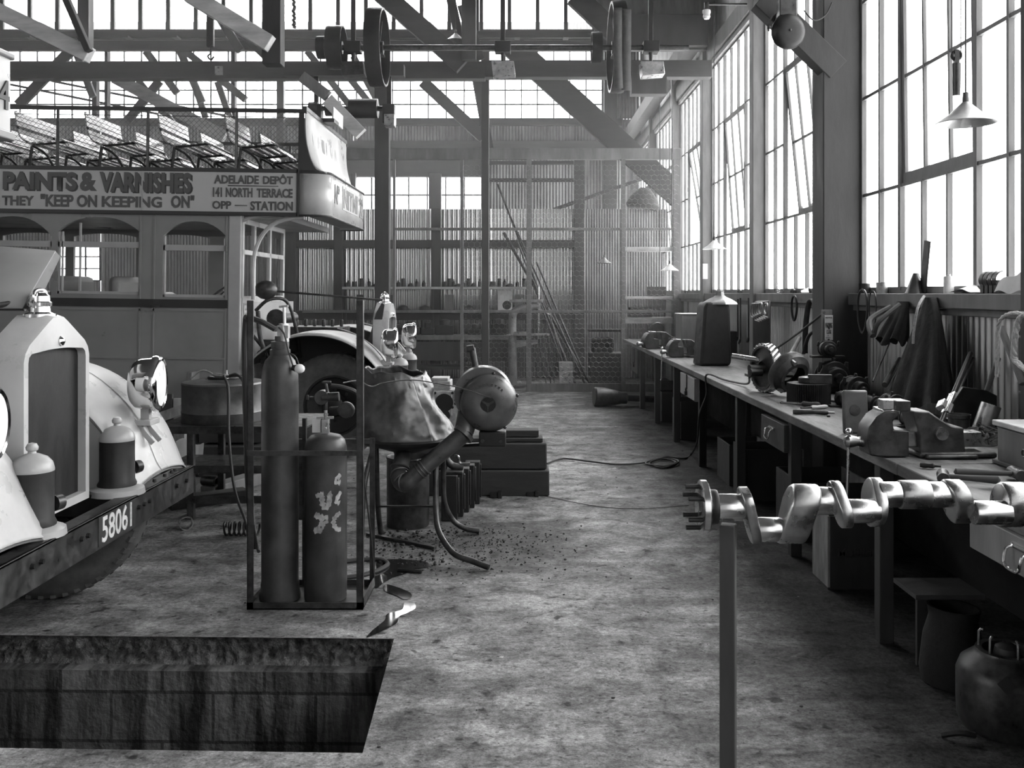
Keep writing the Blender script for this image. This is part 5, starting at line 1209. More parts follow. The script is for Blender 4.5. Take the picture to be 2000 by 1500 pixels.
YD = 7.25; xd = ax(437, YD); rd = .315; zd = zt_
t = thing('lidded_drum', 'wide shallow round drum with a rolled rim, standing on the welding table', 'drum', (xd, YD, zd))
part(MB().lathe([(0,0),(rd*.98,0),(rd,.01),(rd,.07),(rd*1.012,.078),(rd,.086),(rd,.285),(rd*1.01,.292),(rd*.99,.305),(rd*.5,.33),(rd*.44,.325),(rd*.42,.30),(0,.29)], (xd,YD,zd), (0,0,1), 44), 'drum_body', M_zinc, t)
part(MB().torus((xd+.02,YD,zd+.335), .13, .014, (0,0,1), 30, 8), 'filler_ring', M_iron, t)
t = thing('cutting_torch', 'gas torch with twin hoses resting on top of the round drum', 'torch', (xd, YD-.1, zd+.33))
zq = zd+.36; P0 = V((ax(418,7.1), 7.1, zq+.01)); P1 = V((ax(445,7.05), 7.05, zq))
part(MB().cyl(P0, P1, .015, .018, 12), 'torch_body', M_brass, t); part(MB().tube([P0, P0+V((-.06,.0,.03)), P0+V((-.11,0,.025)), P0+V((-.18,.01,-.03))], .007, 8, 4), 'nozzle', M_brass, t)
part(MB().cyl(P1+V((-.01,0,.0)), P1+V((-.01,0,.05)), .008, .008, 8), 'valve_knob', M_brass, t)
part(MB().tube([P1, P1+V((.01,-.12,.012)), (ax(446,6.86),6.86,.98), (ax(447,6.74),6.74,.66), (ax(458,6.5),6.5,.32), (ax(480,6.2),6.2,.16), (ax(490,5.9),5.9,.05)], .011, 8, 6), 'hose', M_cable, t)
part(MB().tube([P1+V((0,.02,0)), P1+V((.09,-.06,.02)), (ax(478,6.86),6.86,1.0), (ax(486,6.74),6.74,.70), (ax(490,6.6),6.6,.4), (ax(497,6.2),6.2,.1), (ax(505,5.95),5.95,.03)], .011, 8, 6), 'hose', M_cable, t)
t = thing('slatted_crate', 'battered wooden packing crate of pale and dark slats behind the welding table', 'crate', (-3.0, 8.5, 0))
for k, (pa, pb, m) in enumerate(((300,318,M_woodh),(320,338,M_woodh),(340,362,M_plank))): part(MB().box(ax(pa,8.4), ax(pb,8.4), 8.38, 8.41, .1, .82-.04*k), 'slat', m, t, .004)
part(MB().bar((ax(300,8.35),8.36,.55), (ax(365,8.35),8.36,.66), .02, .09), 'rail', M_plank, t, .004); part(MB().bar((ax(300,8.35),8.36,.24), (ax(375,8.35),8.36,.33), .02, .09), 'rail', M_plank, t, .004)
part(MB().box(ax(296,8.4), ax(362,8.4), 8.42, 8.9, .0, .6), 'crate_body', M_plank, t, .005)
solo(MB().bar((ax(343,8.7),9.05,.0), (ax(352,8.7),9.05,.93), .05, .22, up=(.3,0,1)), 'board', M_pwood, 'short board poking up behind the slatted crate', 'board', bev=.004)
solo(MB().grid(lambda u, v: V((ax(336,8.1)+.25*u, 8.15+.04*v, .20+.18*v+.03*sin(6*u))), 8, 4).box(ax(338,8.1), ax(362,8.1), 8.2, 8.3, 0, .22), 'paper_bundle', M_paper, 'white papery bundle at the foot of the slatted crate', 'paper')
for k, (a, b, y0, y1, h, lab) in enumerate((((405,962),(510,935),7.6,8.3,.10,'pale squared timber lying on the floor under the welding table'), ((330,1000),(480,985),7.25,7.6,.09,'dark squared timber lying on the floor behind the table leg'), ((345,992),(388,962),7.5,8.2,.06,'short plank slanting along the floor under the table'))):
    p = V((ax(a[0],y0), y0, h/2)); q = V((ax(b[0],y1), y1, h/2)); solo(MB().bar(p, q, .14, h), 'baulk', M_pwood if k == 0 else M_baulk, lab, 'timber', bev=.005)
y = 7.7; p = V((ax(398,y), y, .135)); solo(MB().lathe([(.03,0),(.045,0),(.045,.14),(.03,.14),(.03,0)], p, (1,-.4,0), 20), 'pipe_sleeve', M_irons, 'short length of pipe resting on the pale timber', 'pipe')
y = 6.62; solo(MB().lathe([(.042,-.035),(.05,-.035),(.05,.035),(.042,.035),(.042,-.035)], (ax(363,y), y, .05), (.5,-1,.0), 26), 'steel_ring', M_steelr, 'steel ring standing on the floor by the table leg', 'ring')
y = 6.45; solo(MB().tube([(ax(437,y)+.0045*i*.6, y+.045*cos(i*.5), .05+.045*sin(i*.5)) for i in range(90)], .008, 5), 'coil_spring.001', M_iron, 'heavy dark coil spring lying left of the cylinder stand', 'spring')
for k, (pa, pb, z0, z1, y, lab) in enumerate(((388,510,.30,.44,8.6,'upper of the dark planks stacked behind the table'), (388,515,.15,.28,8.5,'middle dark plank stacked behind the table'), (388,520,0,.13,8.4,'lowest dark plank stacked behind the table'))):
    solo(MB().box(ax(pa,y), ax(pb,y), y, y+.25, z0, z1), 'plank', M_baulk, lab, 'plank', 'planks behind the table', bev=.006)

# ================================================================ forge with its hood and hand-cranked blower
YF = 6.3; xfg = ax(795, YF); zpan = az(852, YF); rp_ = .345
fg = thing('forge', 'portable forge with a dented sheet hood, bent pipe legs and a round LANCASTER blower', 'forge', (xfg, YF, 0))
def hood(u, v):
    a = 2*pi*u-.9
    r = rp_*.95+(.205-rp_*.95)*v**1.2
    z = (.45+.02*(-cos(a+.2))+.010*sin(4*a+1)+.006*sin(9*a))*v
    dent = math.exp(-((a-.10)**2)/.10-((v-.55)**2)/.03)*.07+math.exp(-((a+.75)**2)/.06-((v-.40)**2)/.05)*.05+math.exp(-((a+.35)**2)/.03-((v-.75)**2)/.05)*.035
    q = V((cos(a)*1.1, sin(a)*1.1, v*1.6))
    r += .020*noise.noise(q*2.2)+.010*abs(noise.noise(q*5.5))+.004*noise.noise(q*13)-dent
    return V((xfg+r*cos(a)-.08*v, YF+r*sin(a), zpan+z))
ho = part(MB().grid(hood, 120, 34), 'hood', M_zinc, fg, ang=25); ho.modifiers.new('sheet', 'SOLIDIFY').thickness = .004
part(MB().lathe([(0,-.10),(.1,-.10),(.22,-.06),(rp_*.97,-.03),(rp_,-.02),(rp_+.012,.0),(rp_,.012),(rp_-.01,0),(.2,-.05),(0,-.06)], (xfg,YF,zpan), (0,0,1), 48), 'hearth_pan', M_iron, fg)
def fleg(pts, r=.019): part(MB().tube(pts, r, 10, 6), 'leg', M_irons, fg)
def fl_(px, py, y): return at(px, py, y)
fleg([(xfg+.22,YF-.2,zpan-.05), fl_(851,930,6.02), fl_(852,1000,5.95), fl_(858,1040,5.85), fl_(885,1080,5.72), (ax(920,5.68),5.68,.05), (ax(955,5.64),5.64,.02)])
fleg([(xfg+.24,YF+.1,zpan-.05), fl_(866,930,6.45), fl_(868,980,6.45), fl_(884,1015,6.5), (ax(908,6.5),6.5,.04), (ax(936,6.5),6.5,.02)])
fleg([(xfg-.22,YF+.05,zpan-.05), fl_(736,930,6.35), fl_(738,990,6.4), (ax(744,6.5),6.5,.0)])
fleg([(xfg-.2,YF-.2,zpan-.05), fl_(712,950,6.0), (ax(705,5.95),5.95,.02)], .016)
part(MB().cyl(fl_(738,989,6.38), fl_(850,989,6.0), .008, .008, 8), 'stretcher', M_irons, fg)
part(MB().bar((ax(718,6.45),6.45,.012), (ax(850,6.1),6.1,.012), .03, .02), 'floor_bar', M_irons, fg)
bw = fg
YBW = 6.0; xb_ = ax(954, YBW); zb_ = az(787, YBW); rb = .186
part(MB().lathe([(0,-.085),(.05,-.088),(.048,-.092),(.052,-.094),(.10,-.092),(.145,-.08),(.17,-.055),(.183,-.02),(rb,.0),(rb+.004,.004),(rb+.004,.018),(rb-.005,.02),(0,.02)], (xb_,YBW,zb_), (0,1,0), 56), 'front_shell', M_cast, bw, ang=50)
part(MB().lathe([(0,-.0955),(.046,-.0955),(.046,-.093),(0,-.093)], (xb_,YBW,zb_), (0,1,0), 28), 'intake_hole', M_dark, bw)  # dark disc on the shell, shade of the intake as colour
it = MB()
for a in range(3): an = a*2*pi/3+.5; it.bar((xb_,YBW-.094,zb_), (xb_+.045*cos(an),YBW-.094,zb_+.045*sin(an)), .006, .012)
it.cyl((xb_,YBW-.098,zb_),(xb_,YBW-.09,zb_),.012,.012,12); part(it, 'intake_spider', M_irons, bw)
part(MB().lathe([(0,.02),(rb*.99,.02),(rb*1.03,.04),(rb*1.03,.13),(rb*.9,.16),(0,.165)], (xb_-.035,YBW+.0,zb_+.045), (0,1,0), 48), 'gear_case', M_cast, bw)
cr = MB()
for i, ch in enumerate('LANCASTER'):
    an = 2.33-i*.193; q = text_mb(ch, (-.0075,.0075,-.0085,.0085), ('xz', 0), .004, .01)
    for_ = Matrix.Translation((xb_+.128*cos(an), YBW-.0865, zb_+.128*sin(an))) @ Matrix.Rotation(-(an-pi/2), 4, 'Y')
    cr.add([for_ @ V(v) for v in q.v], q.f)
part(cr, 'raised_lettering', M_cast, bw, ang=180)
for a in (.25, 1.4, 2.75, 3.9, 5.3): part(MB().sph((xb_+(rb+.006)*cos(a), YBW+.01, zb_+(rb+.006)*sin(a)), (.012,.016,.012), 10), 'lug', M_irons, bw)
part(MB().box(ax(936,YBW), ax(988,YBW), YBW-.05, YBW+.08, az(870,YBW), az(842,YBW)), 'foot', M_iron, bw, .006)
for px in (943, 978): part(MB().cyl((ax(px,YBW),YBW-.06,az(859,YBW)), (ax(px,YBW),YBW-.05,az(859,YBW)), .012, .012, 8), 'bolt', M_irons, bw)
part(MB().bar((ax(960,YBW),YBW+.03,az(868,YBW)), (xfg+.25,YF-.05,zpan-.06), .06, .02), 'carrier_arm', M_iron, bw)
part(MB().cyl((xb_-.13,YBW+.08,zb_-.06), (ax(905,5.98),5.98,az(848,5.98)), .075, .062, 24).cyl((ax(908,5.98),5.98,az(845,5.98)), (ax(903,5.97),5.97,az(851,5.97)), .072, .072, 24), 'outlet', M_cast, bw)
e0 = at(905,848,5.98); e1 = at(808,930,5.95)
part(MB().tube([e0, e0+(e1-e0)*.5, e1, at(795,944,5.95), at(783,940,6.0), at(780,922,6.06), at(785,900,6.12), (xfg-.02,YF-.08,zpan-.1)], [.058,.055,.053,.055,.058,.058,.055,.055], 20, 4), 'air_pipe', M_zinc, bw)
jn = MB()
for (p_, q_) in ((at(797,942,5.95),at(787,942,5.98)), (at(787,941,5.98),at(782,934,6.0)), (at(782,932,6.0),at(780,922,6.04)), (at(780,918,6.06),at(782,908,6.08))): jn.torus((p_+q_)/2, .060, .007, q_-p_, 20, 6)
for f in (.78, .83, .88): jn.torus(e0+(e1-e0)*f, .055, .006, e1-e0, 22, 6)
part(jn, 'joint_band', M_zinc, bw)
part(MB().tube([at(930,728,6.15), at(922,680,6.15)], .022, 12).cyl(at(912,682,6.15), at(926,680,6.15), .024, .024, 12), 'chimney_pipe', M_irons, bw)
part(MB().cyl(at(949,732,6.08), at(948,720,6.08), .008, .008, 8).bar(at(944,719,6.08), at(953,719,6.08), .012, .01), 'oil_cap', M_steel, bw)
part(MB().tube([at(888,890,6.3), at(895,892,6.3), at(899,905,6.3), at(918,905,6.3)], .010, 8, 4), 'crank_handle', M_steelr, bw)
solo(MB().tube([at(960,778,5.86), at(900,758,5.84), at(850,748,5.84), at(800,742,5.83), at(750,748,5.82), at(725,755,5.8), at(700,744,5.75), at(670,748,5.6)], .004, 5, 5), 'wire', M_irons, 'thin bent wire stretched from the blower across the hood', 'wire')
t = thing('quench_bucket', 'dark metal drum standing under the forge hearth', 'drum', (xfg, 6.75, 0)); y = 6.75
part(MB().lathe([(0,0),(.15,0),(.155,.01),(.155,.49),(.16,.495),(.155,.505),(.148,.49),(.148,.4),(0,.4)], (ax(797,y),y,0), (0,0,1), 36), 'drum_body', M_irons, t)
# timber baulks and engine block
for k, (pa, pb, z0, z1, y, lab) in enumerate(((868,1073,0,.215,7.7,'lower of the two heavy timber baulks behind the blower'), (862,1068,.22,.44,7.72,'upper heavy timber baulk behind the blower'))):
    solo(MB().box(ax(pa,y)-.4, ax(pb,y), y, y+.26, z0, z1), 'baulk', M_baulk, lab, 'timber', 'heavy baulks', bev=.012)
solo(MB().box(ax(905,7.78), ax(1060,7.78), 7.75, 7.93, .445, .475), 'plank.010', M_baulk, 'thin plank on top of the heavy baulks', 'plank', bev=.004)
solo(MB().box(ax(940,7.85), ax(1052,7.85), 7.8, 7.95, .48, .535), 'plank.011', M_baulk, 'topmost short plank on the heavy baulks', 'plank', bev=.004)
t = thing('engine_block', 'pale cast engine block with a round bore, on the baulks behind the forge', 'engine', (ax(868,7.8), 7.9, .445)); y = 7.76
x0, x1 = ax(838,y), ax(897,y); z0, z1 = .445, az(762, y)
part(MB().box(x0, x1, y, y+.35, z0+.07, z1), 'block', M_block, t, .008)
part(MB().box(x0+.005, x1-.06, y-.02, y, az(812,y), az(764,y)), 'bore_flange', M_block, t, .006)
part(MB().lathe([(0,-.026),(.076,-.026),(.076,-.02),(0,-.02)], (ax(868,y),y,az(786,y)), (0,1,0), 30), 'bore', M_dark, t)  # dark disc on the flange, inner shade of the bore as colour
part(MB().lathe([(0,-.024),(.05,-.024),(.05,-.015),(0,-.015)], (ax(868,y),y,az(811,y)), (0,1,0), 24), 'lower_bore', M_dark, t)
for px, py in ((850,767),(884,767),(884,795),(850,797),(890,775),(890,781),(890,788)): part(MB().cyl((ax(px,y),y-.026,az(py,y)), (ax(px,y),y-.02,az(py,y)), .012, .012, 8), 'bolt_hole', M_dark, t)  # dark studs in place of holes, their shade as colour
part(MB().box(x0+.03, x1-.08, y+.05, y+.3, z1, az(746,y)).box(x0+.01, x1-.1, y+.08, y+.28, az(746,y), az(740,y)), 'cylinder_head', M_block, t, .006)
part(MB().box(x0-.02, x1+.02, y+.0, y+.35, z0, z0+.07), 'sump_flange', M_block, t, .004)
for i in range(5):
    px = 872+i*9; y = 6.85+.14*i; lab = ['nearest', 'second', 'third', 'fourth', 'farthest'][i]+' of the five dark iron slabs standing in a row by the forge leg'
    h = .34-.0*i; x = ax(880, 6.85)+.035*i
    t = thing('iron_slab', lab, 'slab', (x, y, 0), group='iron slabs by the forge'); part(MB().box(x-.07, x+.05, y, y+.1, 0, h).box(x+.05, x+.062, y+.02, y+.06, .05, h-.02), 'slab', M_iron, t, .006)
t = thing('cast_bracket', 'curved cast bracket lying on top of the iron slabs', 'bracket', (ax(895,7.0), 7.0, .35)); part(MB().tube([(ax(868,7.0),7.0,.50),(ax(873,7.0),7.0,.43),(ax(885,7.0),7.0,.385),(ax(905,7.0),7.0,.372)], .028, 10, 5), 'arm', M_irons, t)
part(MB().box(ax(872,7.0), ax(905,7.0), 6.9, 7.1, .342, .36), 'base', M_irons, t, .004)
for px, py, lab in ((968,973,'small iron offcut on the floor in front of the baulks'), (1040,970,'square iron offcut on the floor below the end of the baulks')):
    y = yf(py); solo(MB().box(ax(px,y)-.05, ax(px,y)+.05, y, y+.06, 0, .035).box(ax(px,y)+.02, ax(px,y)+.05, y-.02, y+.06, .0, .05), 'offcut', M_iron, lab, 'offcut', bev=.003)
solo(MB().cyl((ax(792,5.98),5.62,.012), (ax(824,5.6),5.58,.012), .012, .012, 8), 'iron_pin', M_iron, 'short iron pin lying at the edge of the puddle', 'pin')
# clinker and ash
cl = MB()
for k in range(920):
    if k < 600: u = random.gauss(0,1); v = random.gauss(0,1); x = -.30+.30*u; y = 6.15+.30*v
    else: x = random.uniform(-1.0,-.45); y = random.uniform(5.75,6.6)
    r = random.choice((.003,.003,.003,.004,.004,.005,.006,.008)) if k < 880 else .012
    c = V((x, y, r*.5)); n0 = len(cl.v); cl.sph(c, (r*random.uniform(.7,1.3), r*random.uniform(.7,1.3), r*.8), 6)
    for i in range(n0, len(cl.v)): q = V(cl.v[i]); cl.v[i] = tuple(q+V((random.gauss(0,r*.15), random.gauss(0,r*.15), random.gauss(0,r*.1))))
solo(cl, 'clinker', M_coal, 'scatter of dark clinker and ash on the floor around the forge legs', 'clinker', kind='stuff', ang=20)
lt_ = MB()
for k in range(170):
    x = random.uniform(-1.8, 1.9); y = random.uniform(2.6, 14); r = random.choice((.003,.004,.006))
    if -.7 > x and 3.3 < y < 4.7: continue
    if x > 1.2: r *= 1.4
    lt_.sph((x, y, r*.4), (r*random.uniform(.7,1.6), r*random.uniform(.7,1.6), r*.5), 6)
solo(lt_, 'floor_litter', M_coal, 'small dark crumbs of dirt scattered over the concrete floor', 'litter', kind='stuff')
def blob(pts, m, lab, name, z=.004):
    P = smooth_path([V((at(px,py,yf(py)).x, yf(py), z)) for px, py in pts], 6, True)
    return solo(MB().add(P, [list(range(len(P)))]), name, m, lab, 'puddle', ang=10)
M_water = mat('water', .015, .04, var=.1, rvar=.02, spec=1.0)
blob([(738,1098),(775,1093),(830,1098),(836,1108),(812,1112),(790,1122),(770,1128),(752,1138),(735,1150),(728,1140),(736,1118)], M_water, 'dark oily puddle beside the cylinder stand', 'puddle')
blob([(752,1143),(770,1146),(800,1158),(803,1168),(790,1172),(775,1165),(752,1155)], M_water, 'small middle pool of the trickle across the floor', 'puddle')
blob([(806,1176),(812,1188),(796,1198),(780,1205),(775,1218),(758,1228),(732,1240),(716,1246),(728,1232),(752,1212),(757,1200),(785,1192),(790,1178)], M_water, 'bright wet trickle running towards the corner of the pit', 'puddle')
# cable on the floor and up to the bench
pw = [(1068,908),(1100,899),(1150,905),(1200,909),(1250,908),(1290,900),(1320,905),(1300,914),(1262,910),(1275,900),(1310,899),(1325,907),(1295,916),(1268,908),(1300,897),(1335,898),(1350,890)]
pts = [V((at(px,py,yf(py)).x, yf(py), .012+.004*(i % 3))) for i, (px, py) in enumerate(pw)]
pts += [at(1362,860,8.95), at(1366,810,8.6), at(1380,770,8.55), V((1.69,8.45,.95)), V((1.78,8.1,.935)), V((1.85,7.6,.95)), V((1.80,7.3,1.03))]
solo(MB().tube(pts, .009, 7, 6), 'power_cable', M_cable, 'black cable looped on the floor and rising over the bench edge to the gear wheel', 'cable')
solo(MB().tube([(ax(930,8.4),8.4,.006), (ax(1150,8.45),7.3,.006), (ax(1345,7.35),7.35,.006)], .003, 5, 6), 'wire.001', M_irons, 'thin wire lying straight across the floor in front of the forge', 'wire')
# big pipe and axle casing on the floor at the far end of the bench
y = yf(792)-.1; t = thing('axle_casing', 'flared dark axle casing lying on the floor at the far end of the bench', 'axle', (ax(1180,y), y, 0))
part(MB().lathe([(0,0),(.13,0),(.145,.02),(.14,.16),(.11,.34),(.09,.42),(.09,.5),(.05,.52),(.05,1.0),(0,1.0)], (ax(1160,y),y,.146), (1,.15,-.06), 26), 'casing', M_irons, t)
# ================================================================ drill, bar stock, shelves behind the netting
YDR = 16.6
def dp_(px, py): return at(px, py, YDR)
dr = thing('drill_press', 'belt-driven pillar drill with a bent overarm, behind the wire netting', 'drill', (ax(1000,YDR), YDR, 0))
part(MB().tube([(ax(1001,YDR),YDR,0), dp_(1001,700), dp_(1001,625), dp_(1003,612), dp_(1010,604), dp_(1022,600), dp_(1052,598)], [.085,.075,.07,.07,.065,.06,.05], 16, 4), 'column', M_zincl, dr)
part(MB().bar(dp_(995,588), dp_(1060,588), .10, .055), 'top_arm', M_zincl, dr, .01)
part(MB().lathe([(0,-.03),(.07,-.03),(.07,.03),(0,.03)], dp_(990,596), (0,1,0), 24).torus(dp_(990,596), .068, .014, (0,1,0), 24, 6), 'pulley', M_iron, dr)
part(MB().cyl(dp_(1052,560), dp_(1052,662), .018, .018, 10).cyl(dp_(1052,590), dp_(1052,604), .045, .04, 14), 'spindle', M_steel, dr)
part(MB().cyl(dp_(1052,602), dp_(1075,615), .008, .008, 6).cyl(dp_(1018,582), dp_(1045,598), .007, .007, 6), 'feed_lever', M_steel, dr)
part(MB().box(ax(993,YDR), ax(1073,YDR), YDR-.14, YDR+.14, az(655,YDR), az(652,YDR)).box(ax(1005,YDR), ax(1028,YDR), YDR-.12, YDR+.1, az(652,YDR), az(648,YDR)), 'work_table', M_steelr, dr, .004)
part(MB().prism([(ax(1003,YDR),az(680,YDR)),(ax(1003,YDR),az(664,YDR)),(ax(1050,YDR),az(664,YDR)),(ax(1050,YDR),az(671,YDR))], YDR-.03, YDR+.03), 'table_bracket', M_zincl, dr)
part(MB().lathe([(0,0),(.25,0),(.25,.04),(.1,.07),(0,.07)], (ax(1001,YDR),YDR,0), (0,0,1), 24), 'foot', M_cast, dr)
RODS = [((972,360),(1112,720),.022,'longest pipe of the bar stock leaning behind the netting'), ((984,455),(1100,660),.028,'thick dark bar leaning lowest in the bar stock'), ((1000,430),(1120,700),.018,'thin rod in the middle of the leaning bar stock'),
        ((1010,470),(1108,735),.016,'thin rod crossing in front of the leaning pipes'), ((1040,545),(1118,735),.020,'short rod on the right of the leaning bar stock'), ((1048,512),(1124,690),.018,'upper right rod of the leaning bar stock'),
        ((1058,640),(1075,745),.012,'nearly upright thin rod beside the drill table'), ((1066,620),(1082,745),.010,'second nearly upright rod beside the drill table'), ((1050,640),(1066,745),.011,'leftmost of the upright rods beside the drill table'), ((1070,600),(1094,690),.014,'short leaning rod just right of the spindle')]
SLOT = [3,4,5,6,7,8,0,1,2,9]
def on_lean(px, py, i):
    y = 17.8
    for _ in range(4): y = 18.05-.055*SLOT[i]-.28*(3.35-az(py, y))
    return at(px, py, y)
for i, (a, b, r, lab) in enumerate(RODS):
    p = on_lean(*a, i); q = on_lean(*b, i); d = q-p; q = p+d*((p.z-r-.005)/(p.z-q.z))
    solo(MB().cyl(p, q, r, r, 10), 'bar_stock', M_irons, lab, 'rod', 'bar stock behind the netting')
y = 16.3; solo(MB().box(ax(1092,y), ax(1119,y), y, y+.25, 0, az(708,y)), 'tin_box', M_tin, 'open-topped square tin standing under the leaning rods', 'tin', bev=.005)
t = thing('store_bench', 'dark store bench running behind the netting', 'bench', (ax(850,17.4), 17.4, 0)); y = 17.2
part(MB().box(ax(590,y), ax(1000,y), y, y+.6, az(664,y), az(655,y)), 'bench_top', M_pwood, t, .004); part(MB().box(ax(590,y), ax(1000,y), y+.05, y+.08, az(705,y), az(668,y)), 'apron', M_wood, t)
for px in (600, 720, 800, 905, 990): part(MB().box(ax(px,y)-.04, ax(px,y)+.04, y+.02, y+.1, 0, az(664,y)), 'leg', M_wood, t)
part(MB().box(ax(590,y), ax(960,y), y+.02, y+.5, az(722,y), az(716,y)), 'under_shelf', M_wood, t)
t = thing('store_shelves', 'two long shelves carried behind the netting above the store bench', 'shelf', (ax(850,18), 17.9, .9)); y = 17.75
for p0, p1, a, b in ((560,565,668,1034), (606,611,590,1034)): part(MB().box(ax(a,y), ax(b,y), y, y+.33, az(p1,y), az(p0,y)), 'shelf_board', M_lwood if p0 == 560 else M_pwood, t, .003)
for px in (669, 842, 1028): part(MB().box(ax(px,y)-.02, ax(px,y)+.02, y+.295, y+.33, az(664,17.2), az(565,y)), 'bracket', M_wood, t)
SH = [('bottle', .05, .12), ('tin', .06, .10), ('tin', .045, .16), ('lump', .08, .07), ('bottle', .04, .15), ('lump', .12, .06)]
pos = [677,690,703,718,732,776,785,800,812,826,866,876,884,893,903,914,924,936,950,962,975,985,996,1010,1024]
for i, px in enumerate(pos):
    k, r, h = SH[(i*7+i//3) % 6]; z = az(560, y)+.002; x = ax(px, y); r *= .8; lab = 'dark %s on the top store shelf, %s along' % ({'bottle':'bottle','tin':'tin','lump':'oddment'}[k], ['first','second','third','fourth','fifth','sixth','seventh','eighth','ninth','tenth','eleventh','twelfth','thirteenth','fourteenth','fifteenth','sixteenth','seventeenth','eighteenth','nineteenth','twentieth','twenty-first','twenty-second','twenty-third','twenty-fourth','twenty-fifth','twenty-sixth','last'][i])
    m = MB()
    if k == 'bottle': m.lathe([(0,0),(r,0),(r,h*.6),(r*.4,h*.75),(r*.4,h),(0,h)], (x,y+.15,z), (0,0,1), 12)
    elif k == 'tin': m.lathe([(0,0),(r,0),(r,h),(r*.9,h),(0,h*.98)], (x,y+.15,z), (0,0,1), 14)
    else: m.lathe([(0,0),(r,0),(r*.9,h*.5),(r*.3,h),(0,h)], (x,y+.15,z), (0,0,1), 10)
    solo(m, {'bottle':'bottle','tin':'tin','lump':'oddment'}[k], M_iron, lab, {'bottle':'bottle','tin':'tin','lump':'part'}[k], 'odds and ends on the top store shelf')
pos = [(700,'tilt'),(760,'tin'),(786,'lump'),(828,'lump'),(876,'box'),(915,'lump'),(945,'box'),(990,'card'),(1014,'box')]
for i, (px, k) in enumerate(pos):
    z = az(606, y)+.002; x = ax(px, y); m = MB(); lab = ['first','second','third','fourth','fifth','sixth','seventh','eighth','last'][i]
    if k in ('box', 'card'): m.box(x-.08 if k == 'box' else x-.18, x+.08 if k == 'box' else x+.10, y+.1, y+.28, z, z+(.3 if k == 'box' else .38))
    elif k == 'lump': m.lathe([(0,0),(.12,0),(.1,.06),(.03,.1),(0,.1)], (x,y+.15,z), (0,0,1), 10)
    else: m.lathe([(0,0),(.07,0),(.07,.3),(0,.3)], (x,y+.15,z), (.0,0,1), 14)
    solo(m, {'box':'wooden_box','card':'carton','lump':'oddment','tin':'tin','tilt':'tin'}[k], M_paper if k == 'card' else (M_pwood if k == 'box' else M_iron), '%s on the lower store shelf, %s from the left' % ({'box':'upright box','card':'pale square carton','lump':'dark heap','tin':'round tin','tilt':'tall tin'}[k], lab), {'box':'box','card':'carton','lump':'part','tin':'tin','tilt':'tin'}[k], 'things on the lower store shelf')
for i, (px, w, h) in enumerate(((620,50,22),(745,70,28),(800,40,20),(835,24,18),(868,34,26),(926,24,14),(950,14,16),(974,30,28),(1028,14,12))):
    x = ax(px, 17.4); s = 17.4/F; z = az(655, 17.2)+.003; m = MB(); m.box(x-w*s/2, x+w*s/2, 17.35, 17.6, z, z+h*s*.7).lathe([(0,0),(h*s*.4,0),(h*s*.4,.1),(0,.12)], (x, 17.45, z+h*s*.7), (0,0,1), 12)
    if px == 1028: continue
    t = thing('machine_part', ['long dark machine head','broad dark gearbox','low dark casting','small dark cylinder','square dark tin','flat dark fitting','small pale-topped fitting','knobbly electric motor'][i]+' on the store bench', 'part', (x, 17.45, z), group='machine parts on the store bench'); part(m, 'casing', M_iron, t, .008)
# far end of the cage: bag on the partition, lumber in the corner
b = at(1256, 400, 18.3); solo(MB().lathe([(0,0),(.3,0),(.34,.08),(.28,.22),(.18,.34),(.10,.42),(.03,.40),(0,.38)], (b.x, 18.45, ft), (.15,0,1), 14), 'sack', M_cloth, 'dark slumped sack on top of the partition', 'sack')
t = thing('dark_cabinet', 'dark shrouded bench in the far right corner behind the axle casing', 'bench', (ax(1180,16.9), 16.9, 0)); y = 16.4
part(MB().box(ax(1152,y), ax(1222,y), y, y+.5, .0, az(690,y)), 'body', M_wood, t, .02); part(MB().box(ax(1156,y), ax(1200,y), y+.05, y+.4, az(690,y), az(660,y)), 'cover', M_cloth, t, .05); part(MB().box(ax(1150,y), ax(1215,y), y, y+.3, az(648,y), az(644,y)), 'handle_bar', M_iron, t)
for i, (a, b_, y0) in enumerate(((1216,1290,15.6),(1225,1300,15.75))):
    t = thing('cage_shelf_box', ['dark box low on the shelf inside the cage end','dark box behind its neighbour inside the cage end'][i], 'box', (ax(a,y0), y0+.5, 1.0)); 
    part(MB().box(ax(a+12,16.2), ax(b_-20,16.2), 16.0, 16.28, az(620,YC)+.004, az(600,16.2)), 'box_body', M_wood, t, .006) if i == 0 else part(MB().box(2.2, 2.5, 16.0, 16.25, az(579,YC)+.004, az(560,16.2)), 'box_body', M_wood, t, .006)

# ================================================================ line shafting overhead
YL = 11.6; s_ = YL/F
ls = thing('line_shaft', 'overhead line shaft with pulleys, carried on hangers below the roof beams', 'line shaft', (0, YL, 4.8)); zL = az(93, YL)
part(MB().cyl((ax(618,YL),YL,zL), (ax(1345,YL),YL,zL), .035, .035, 14), 'shaft', M_irons, ls)
def pulley(px, w, d, spokes=True, m=M_iron):
    x = ax(px, YL); R = d/2*s_; h = w/2*s_; b = MB()
    b.lathe([(R*.93,-h),(R*.985,-h),(R,-h*.5),(R,h*.5),(R*.985,h),(R*.93,h),(R*.93,-h)], (x,YL,zL), (1,0,0), 48); b.cyl((x-h*.8,YL,zL),(x+h*.8,YL,zL), .08, .08, 16)
    for a in range(6): b.bar((x,YL+.05*cos(a*pi/3),zL+.05*sin(a*pi/3)), (x,YL+R*.95*cos(a*pi/3),zL+R*.95*sin(a*pi/3)), .03, .06, up=(1,0,0))
    return part(b, 'pulley', m, ls)
pulley(737, 30, 152); pulley(657, 30, 84); pulley(628, 16, 44); pulley(1205, 26, 176); pulley(1165, 20, 60)
